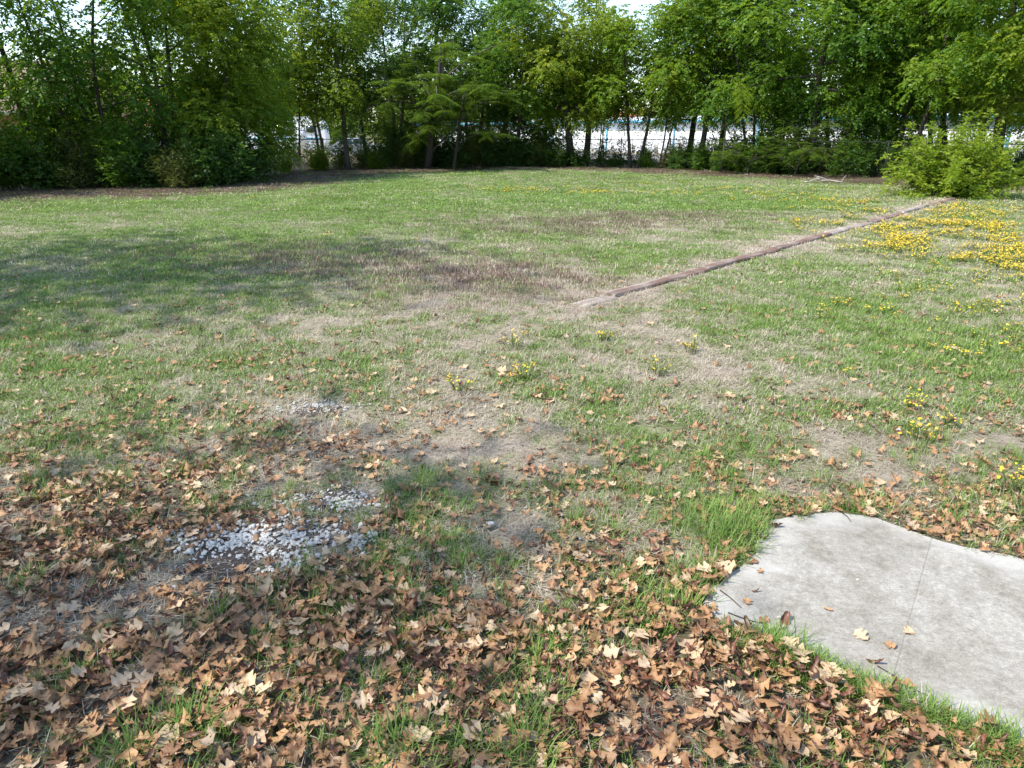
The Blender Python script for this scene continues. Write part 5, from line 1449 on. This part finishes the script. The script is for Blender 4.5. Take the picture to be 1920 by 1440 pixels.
# large oak and neighbour just outside the frame on the left: they shade the lawn
def shade_oak(x, y, label, seed, h, cb, cr, limbs, nsp, L=.16, W=.085):
    t = thing('oak_tree', label, 'tree', (x, y, float(height(x, y))))
    make_tree(np.random.default_rng(seed), t, h=h, tr=.32, cb=cb, cr=cr, mat=LG, bark=BK, limbs=limbs, nsp=nsp, L=L, W=W, csz=.55, slen=.5)
shade_oak(-10.3, -1.9, 'oak standing just outside the left edge, its shade on the foreground leaves', 401, 11.5, 4.6, 3.8, 26, 6)
shade_oak(-12.6, 8.6, 'oak standing outside the left edge, its shade across the left lawn', 402, 14.0, 4.5, 4.4, 26, 7)

# ------------------------------------------------------------------ chain link fence
fl_pts = np.array([(-46, 22), (-30, 36), (-18, 42.5), (-12.3, 44.2), (1.3, 45.6), (8.4, 42.6), (13.6, 36.2), (18.6, 30.0), (27, 20.5), (38, 9)])
fence = thing('fence', 'dark chain link fence running behind the trees along the back of the lawn', 'fence', (0, 0, 0))
seg = np.concatenate([[0], np.cumsum(np.linalg.norm(np.diff(fl_pts, axis=0), axis=1))])
def fpt(s): return np.array([np.interp(s, seg, fl_pts[:, 0]), np.interp(s, seg, fl_pts[:, 1])])
FH = 1.52
s = 0.0
pm = MB(); pm.tube([(0, 0, -.2), (0, 0, FH + .03)], .030, 8); pm.tube([(0, 0, FH + .03), (0, 0, FH + .06), (0, 0, FH + .09)], [.034, .03, .008], 8)
pme = pm.mesh('post', M['galv_shaded'])
rail = MB(); rp = []
while s <= seg[-1]:
    p = fpt(s); z0 = float(height(p[0], p[1])); o = obj('post', pme, fence, (p[0], p[1], z0)); rp.append((p[0], p[1], z0 + FH)); s += 3.0
rail.tube(rp, .024, 6); rail.build('top_rail', M['galv_shaded'], fence)
# woven diagonals
W_ = []; F_ = []
n = 0
for dirn in (1, -1):
    for s0 in np.arange(-1.5, seg[-1] - 1.5, .085):
        sa, sb = (s0, s0 + 1.45) if dirn > 0 else (s0 + 1.45, s0)
        pa, pb = fpt(max(sa, 0)), fpt(max(sb, 0)); w = .0022
        A = np.array([pa[0], pa[1], .03]); B = np.array([pb[0], pb[1], FH - .03])
        W_ += [A + [w, 0, 0], A - [w, 0, 0], B - [w, 0, 0], B + [w, 0, 0], A + [0, w, w], B + [0, w, w]]
        F_ += [[n, n + 1, n + 2, n + 3], [n + 1, n + 4, n + 5, n + 2], [n + 4, n, n + 3, n + 5]]; n += 6
me = mesh_np('wire_mesh', np.array(W_), [np.array(F_)]); me.materials.append(M['galv_shaded']); obj('wire_mesh', me, fence)

# ------------------------------------------------------------------ storage building with roll-up doors
sang = math.atan2(SB_D[1], SB_D[0])
st = thing('storage_building', 'long white storage building with light blue trim behind the fence', 'building', (SB_A[0], SB_A[1], -.15), None, sang)
# local x runs along the front, local y negative towards the camera side
sgn = -1.0 if (np.array([-SB_D[1], SB_D[0]]) @ SB_N) < 0 else 1.0
X0, X1, HW = -42.0, 48.0, 2.86
w = MB(); D_ = 9.0
w.box(((X0 + X1) / 2, -sgn * (D_ / 2 + .06), HW / 2), (X1 - X0, D_, HW)); w.build('wall', M['white_metal'], st)
r = MB(); yf, yr = sgn * .35, -sgn * (D_ + .35)
ym = (yf + yr) / 2
V = [[X0 - .3, yf, HW + .16], [X1 + .3, yf, HW + .16], [X1 + .3, ym, HW + .62], [X0 - .3, ym, HW + .62], [X0 - .3, yr, HW + .16], [X1 + .3, yr, HW + .16],
     [X0 - .3, yf, HW + .02], [X1 + .3, yf, HW + .02], [X1 + .3, yr, HW + .02], [X0 - .3, yr, HW + .02]]
r.add(V, [[0, 1, 2, 3], [3, 2, 5, 4], [6, 7, 1, 0], [8, 9, 4, 5], [9, 8, 7, 6]]); r.add([V[0], V[3], V[4], V[9], V[6]], np.array([[0, 1, 2]])); r.add([V[4], V[9], V[6], V[0]], [[0, 1, 2, 3]]); r.add([V[1], V[7], V[8], V[5]], [[0, 1, 2, 3]]); r.add([V[1], V[2], V[5]], [[0, 1, 2]])
r.build('roof', M['roof_white'], st)
rb = MB()
for xq in np.arange(X0, X1, .6):
    a = np.array([xq, yf, HW + .175]); b = np.array([xq, ym, HW + .635]); rb.add([a - [.02, 0, 0], a + [.02, 0, 0], b + [.02, 0, 0], b - [.02, 0, 0], a + [0, 0, .03], b + [0, 0, .03]], [[0, 4, 5, 3], [4, 1, 2, 5]])
o = rb.build('roof_rib', M['roof_white'], st); o['kind'] = 'stuff'
gmb = MB(); gmb.box(((X0 + X1) / 2, yf + sgn * .075, HW + .10), (X1 - X0 + .6, .14, .24)); gmb.build('fascia', M['blue_trim'], st)
dm = MB(); dw, dh = 2.55, 2.14
nr = 22
for i in range(nr):
    z0, z1 = dh * i / nr, dh * (i + 1) / nr
    dm.add([[-dw / 2, 0, z0], [dw / 2, 0, z0], [dw / 2, sgn * .018, (z0 + z1) / 2], [-dw / 2, sgn * .018, (z0 + z1) / 2], [dw / 2, 0, z1], [-dw / 2, 0, z1]], [[0, 1, 2, 3], [3, 2, 4, 5]])
dme = dm.mesh('roll_door', M['door_white'])
hm = MB(); hm.box((0, sgn * .03, dh + .05), (dw + .12, .05, .08)); hme = hm.mesh('door_hood', M['trim_cream'])
hd_ = MB(); hd_.box((0, sgn * .035, .75), (.14, .03, .05)); hdm = hd_.mesh('handle', M['rubber'])
k = 0
for xd in np.arange(X0 + 1.7, X1 - 1, 3.05):
    d = obj('roll_door', dme, st, (xd, -sgn * .03, 0)); obj('door_hood', hme, d); obj('handle', hdm, d)
ds_ = MB(); ds_.box((0, sgn * .06, HW / 2 - .02), (.13, .11, HW)); dsm = ds_.mesh('downspout', M['blue_trim'])
for xd in np.arange(X0 + .18, X1, 9.15): obj('downspout', dsm, st, (xd + 5.4 - .18 - ((0 - X0) % 9.15) * 0, 0, 0))
# base position: a downspout stands at the post seen between the trunks
# red roofed building beyond
def gable(name, label, u, y, W_, D_, hw, hr, rz, wall, roofm, over=.4, trim=None, win=0):
    x = x_of(u, y); t = thing(name, label, 'building', (x, y, -.05), None, rz)
    w = MB(); V = [[-W_ / 2, -D_ / 2, 0], [W_ / 2, -D_ / 2, 0], [W_ / 2, D_ / 2, 0], [-W_ / 2, D_ / 2, 0], [-W_ / 2, -D_ / 2, hw], [W_ / 2, -D_ / 2, hw], [W_ / 2, D_ / 2, hw], [-W_ / 2, D_ / 2, hw], [-W_ / 2, 0, hw + hr * .97], [W_ / 2, 0, hw + hr * .97]]
    w.add(V, [[0, 1, 5, 4], [1, 2, 6, 5], [2, 3, 7, 6], [3, 0, 4, 7]]); w.add(np.array(V)[[4, 7, 8]], [[0, 1, 2]]); w.add(np.array(V)[[5, 6, 9]], [[1, 0, 2]])
    w.build('wall', wall, t)
    r = MB(); a, b = W_ / 2 + over, D_ / 2 + over; e = hr * (over / (D_ / 2)); th = .16
    for sg in (-1, 1):
        V = np.array([[-a, sg * b, hw - e], [a, sg * b, hw - e], [a, 0, hw + hr], [-a, 0, hw + hr]])
        V = np.vstack([V + [0, 0, th], V]); F = [[0, 1, 2, 3], [7, 6, 5, 4], [0, 4, 5, 1], [1, 5, 6, 2], [3, 7, 4, 0]]
        r.add(V, F if sg < 0 else [f[::-1] for f in F])
    r.build('roof', roofm, t)
    f = MB(); f.box((0, -b - .02, hw - e + .06), (2 * a, .04, .2)); f.build('fascia', trim or M['trim_cream'], t)
    for i in range(win):
        xw = -W_ / 2 + W_ * (i + .5) / win
        fr = MB(); fr.box((0, -.02, 0), (1.3, .08, 1.3)); fo = obj('window', fr.mesh('window', M['trim_cream']), t, (xw, -D_ / 2 - .01, hw * .55))
        for sx in (-.3, .3):
            pn = MB(); pn.box((sx, -.045, 0), (.54, .06, 1.14)); obj('pane', pn.mesh('pane', M['dark_glass']), fo)
    return t
gable('house', 'orange brick house with a tan shingle roof at the left edge', -30, 44.5, 15, 10, 3.1, 2.6, 0.10, M['brick'], M['shingle'], .5, win=4)
gable('shed', 'low building with a red roof glimpsed through the left hedge', 285, 78, 11, 8, 2.5, 2.4, 0.1, M['white_metal'], M['red_roof'], win=3)
gable('warehouse', 'distant red roofed building rising behind the storage roof', 1190, 118, 14, 10, 2.7, 2.0, 0.2, M['white_metal'], M['red_roof'], win=4)

# white camper and grey car behind the fence
def camper():
    y = 66.0; x = x_of(540, y)
    t = thing('camper', 'white camper trailer with small dark windows seen through the gap left of the middle', 'camper', (x, y, 0), None, .08)
    b = MB(); prof = [(-3.5, .5), (-3.5, 2.2), (-3.2, 2.95), (-2.6, 3.15), (3.1, 3.15), (3.5, 2.8), (3.6, 1.2), (3.2, .5)]
    n = len(prof); V = np.array([[p, -1.15, z] for p, z in prof] + [[p, 1.15, z] for p, z in prof])
    j = np.arange(n); kk = (j + 1) % n
    b.add(V, np.stack([j, n + j, n + kk, kk], -1)); c = np.array([[0, -1.15, 1.8], [0, 1.15, 1.8]])
    b.add(np.vstack([V[:n], c[:1]]), [[q, (q + 1) % n, n] for q in range(n)]); b.add(np.vstack([V[n:], c[1:]]), [[(q + 1) % n, q, n] for q in range(n)])
    b.build('body', M['white_metal'], t)
    for xw, ww, hh in ((-2.3, .9, .6), (-.3, .5, .7), (.75, .45, .7), (2.4, .8, .55)):
        fr = MB(); fr.box((0, 0, 0), (ww + .1, .05, hh + .1)); fo = obj('window', fr.mesh('window', M['trim_cream']), t, (xw, -1.17, 2.15))
        pn = MB(); pn.box((0, -.02, 0), (ww, .05, hh)); obj('pane', pn.mesh('pane', M['dark_glass']), fo)
    d = MB(); d.box((0, 0, 0), (.7, .05, 1.85)); do = obj('door', d.mesh('door', M['door_white']), t, (1.55, -1.17, 1.6)); hn = MB(); hn.box((.26, -.04, -.1), (.06, .05, .14)); obj('handle', hn.mesh('handle', M['rubber']), do)
    sp_ = MB(); sp_.box((0, -1.165, 1.35), (6.6, .03, .16)); sp_.build('stripe', M['blue_trim'], t)
    for xw in (-.45, .45):
        wh = MB(); wh.tube([(xw, -1.2, .36), (xw, -.95, .36)], .36, 16); wo = wh.build('wheel', M['rubber'], t); rm = MB(); rm.tube([(xw, -1.22, .36), (xw, -1.1, .36)], .2, 12); rm.build('rim', M['chrome'], wo)
    hh_ = MB(); hh_.tube([(3.4, -.6, .5), (4.6, 0, .45)], .05, 5); hh_.tube([(3.4, .6, .5), (4.6, 0, .45)], .05, 5); hh_.build('hitch', M['rubber'], t)
camper()
def car(u, y, label, paint, rz):
    x = x_of(u, y); t = thing('parked_car', label, 'car', (x, y, 0), None, rz)
    def extr(prof, hw, hw2=None):
        mb = MB(); n = len(prof); hw2 = hw2 or [hw] * n
        V = np.array([[p, -h, z] for (p, z), h in zip(prof, hw2)] + [[p, h, z] for (p, z), h in zip(prof, hw2)]); j = np.arange(n); k = (j + 1) % n
        mb.add(V, np.stack([j, k, n + k, n + j], -1)); c = V[:n].mean(0)
        mb.add(np.vstack([V[:n], c]), [[(q + 1) % n, q, n] for q in range(n)]); c = V[n:].mean(0); mb.add(np.vstack([V[n:], c]), [[q, (q + 1) % n, n] for q in range(n)])
        return mb
    extr([(-2.25, .35), (-2.3, .75), (-2.1, .95), (-1.0, 1.0), (1.0, 1.0), (2.1, .88), (2.25, .6), (2.2, .35)], .88).build('body', paint, t)
    extr([(-1.75, .98), (-1.1, 1.46), (.35, 1.48), (1.15, .98)], .8, [.85, .66, .66, .85]).build('cabin', paint, t)
    for xa, xb in ((-1.25, -.35), (-.25, .75)):
        pn = MB(); pn.add([[xa - .15, -.835, 1.04], [xb + .1, -.835, 1.04], [xb - .1, -.70, 1.40], [xa + .1, -.70, 1.40]], [[0, 1, 2, 3]]); pn.build('window', M['dark_glass'], t)
    for xw in (-1.4, 1.4):
        for yw in (-.8, .8):
            wh = MB(); wh.tube([(xw, yw - .1, .32), (xw, yw + .1, .32)], .32, 16); wo = wh.build('wheel', M['rubber'], t)
            rm = MB(); rm.tube([(xw, yw - .115, .32), (xw, yw + .115, .32)], .19, 12); rm.build('rim', M['chrome'], wo)
    for yw in (-.6, .6):
        hl = MB(); hl.box((2.22, yw, .72), (.1, .3, .13)); hl.build('headlight', M['white_metal'], t)
car(672, 58, 'grey car parked behind the fence to the right of the straight grey trunk', M['grey_paint'], .15)

# ------------------------------------------------------------------ distant trees behind the storage building
def far_tree(seed, h, cr, mat):
    rng = np.random.default_rng(seed); t = thing('distant_tree', None, 'tree', (0, 0, 0))
    make_tree(rng, t, h=h, tr=.2, cb=.8, cr=cr, mat=mat, bark=BD, limbs=13, nsp=8, nl=6, L=.42, W=.24, csz=.75, slen=.7)
    return t
FT = [far_tree(501, 6.5, 3.4, LG), far_tree(502, 7.5, 3.6, LO), far_tree(503, 6.0, 3.2, LY)]
first = {0, 1, 2}
for i, u in enumerate([60, 180, 330, 420, 500, 580, 650, 730, 800, 870, 940, 1000, 1060, 1130, 1210, 1290, 1370, 1450, 1540, 1640, 1750, 1860, 1960]):
    k = i % 3; y = 100 + (i * 37 % 23) + (6 if u > 1000 else -6); x = x_of(u, y)
    if u < 500: y = 92 + (i * 11 % 13); x = x_of(u, y)
    sc = .85 + (i * 13 % 7) * .06
    lb = 'distant %s tree glimpsed beyond the buildings' % ['green', 'olive', 'yellow green'][k]
    if k in first:
        first.discard(k); o = FT[k]; o.location = (x, y, 0); o.scale = (sc,) * 3; o.rotation_euler = (0, 0, i); o['label'] = lb; o['group'] = 'distant trees beyond the buildings'
    else: copy_thing(FT[k], (x, y, 0), i * 1.3, sc, lb, 'distant trees beyond the buildings')

# ------------------------------------------------------------------ pale cut branches lying at the edge of the thicket
yb = ground_at(1545, 344)[1]
def branch(pts, r, label, forks=()):
    mb = MB(); base = np.array([x_of(pts[0][0], yb), yb, 0.0])
    P = np.array([[x_of(u, yb + dy) - base[0], dy, z] for u, dy, z in pts]); mb.tube(P, np.linspace(r, r * .6, len(P)), 6)
    for i, (du, dy, dz) in forks:
        q = P[i]; mb.tube([q, q + np.array([du * .5, dy * .5, dz * .6]), q + np.array([du, dy, dz])], [r * .6, r * .5, r * .25], 5)
    o = mb.build('fallen_branch', M['deadwood'], None, True); o.location = (base[0], base[1], float(height(base[0], base[1])) + .02)
    tag(o, label, 'branch', 'pale dead branches at the edge of the thicket')
branch([(1508, 0, .03), (1518, .1, .05), (1528, .15, .14), (1540, .1, .13)], .03, 'short pale dead branch, the left of two lying by the right thicket')
branch([(1578, -.1, .03), (1566, 0, .06), (1553, .05, .10), (1540, .1, .08), (1530, .3, .18)], .036, 'longer pale forked dead branch, the right of two by the right thicket', [(2, (-.5, .2, .16)), (1, (.1, -.4, .0))])
branch([(1577, .2, .0), (1580, .3, .15), (1585, .4, .28)], .014, 'thin grey stick standing up at the end of the pale branches')
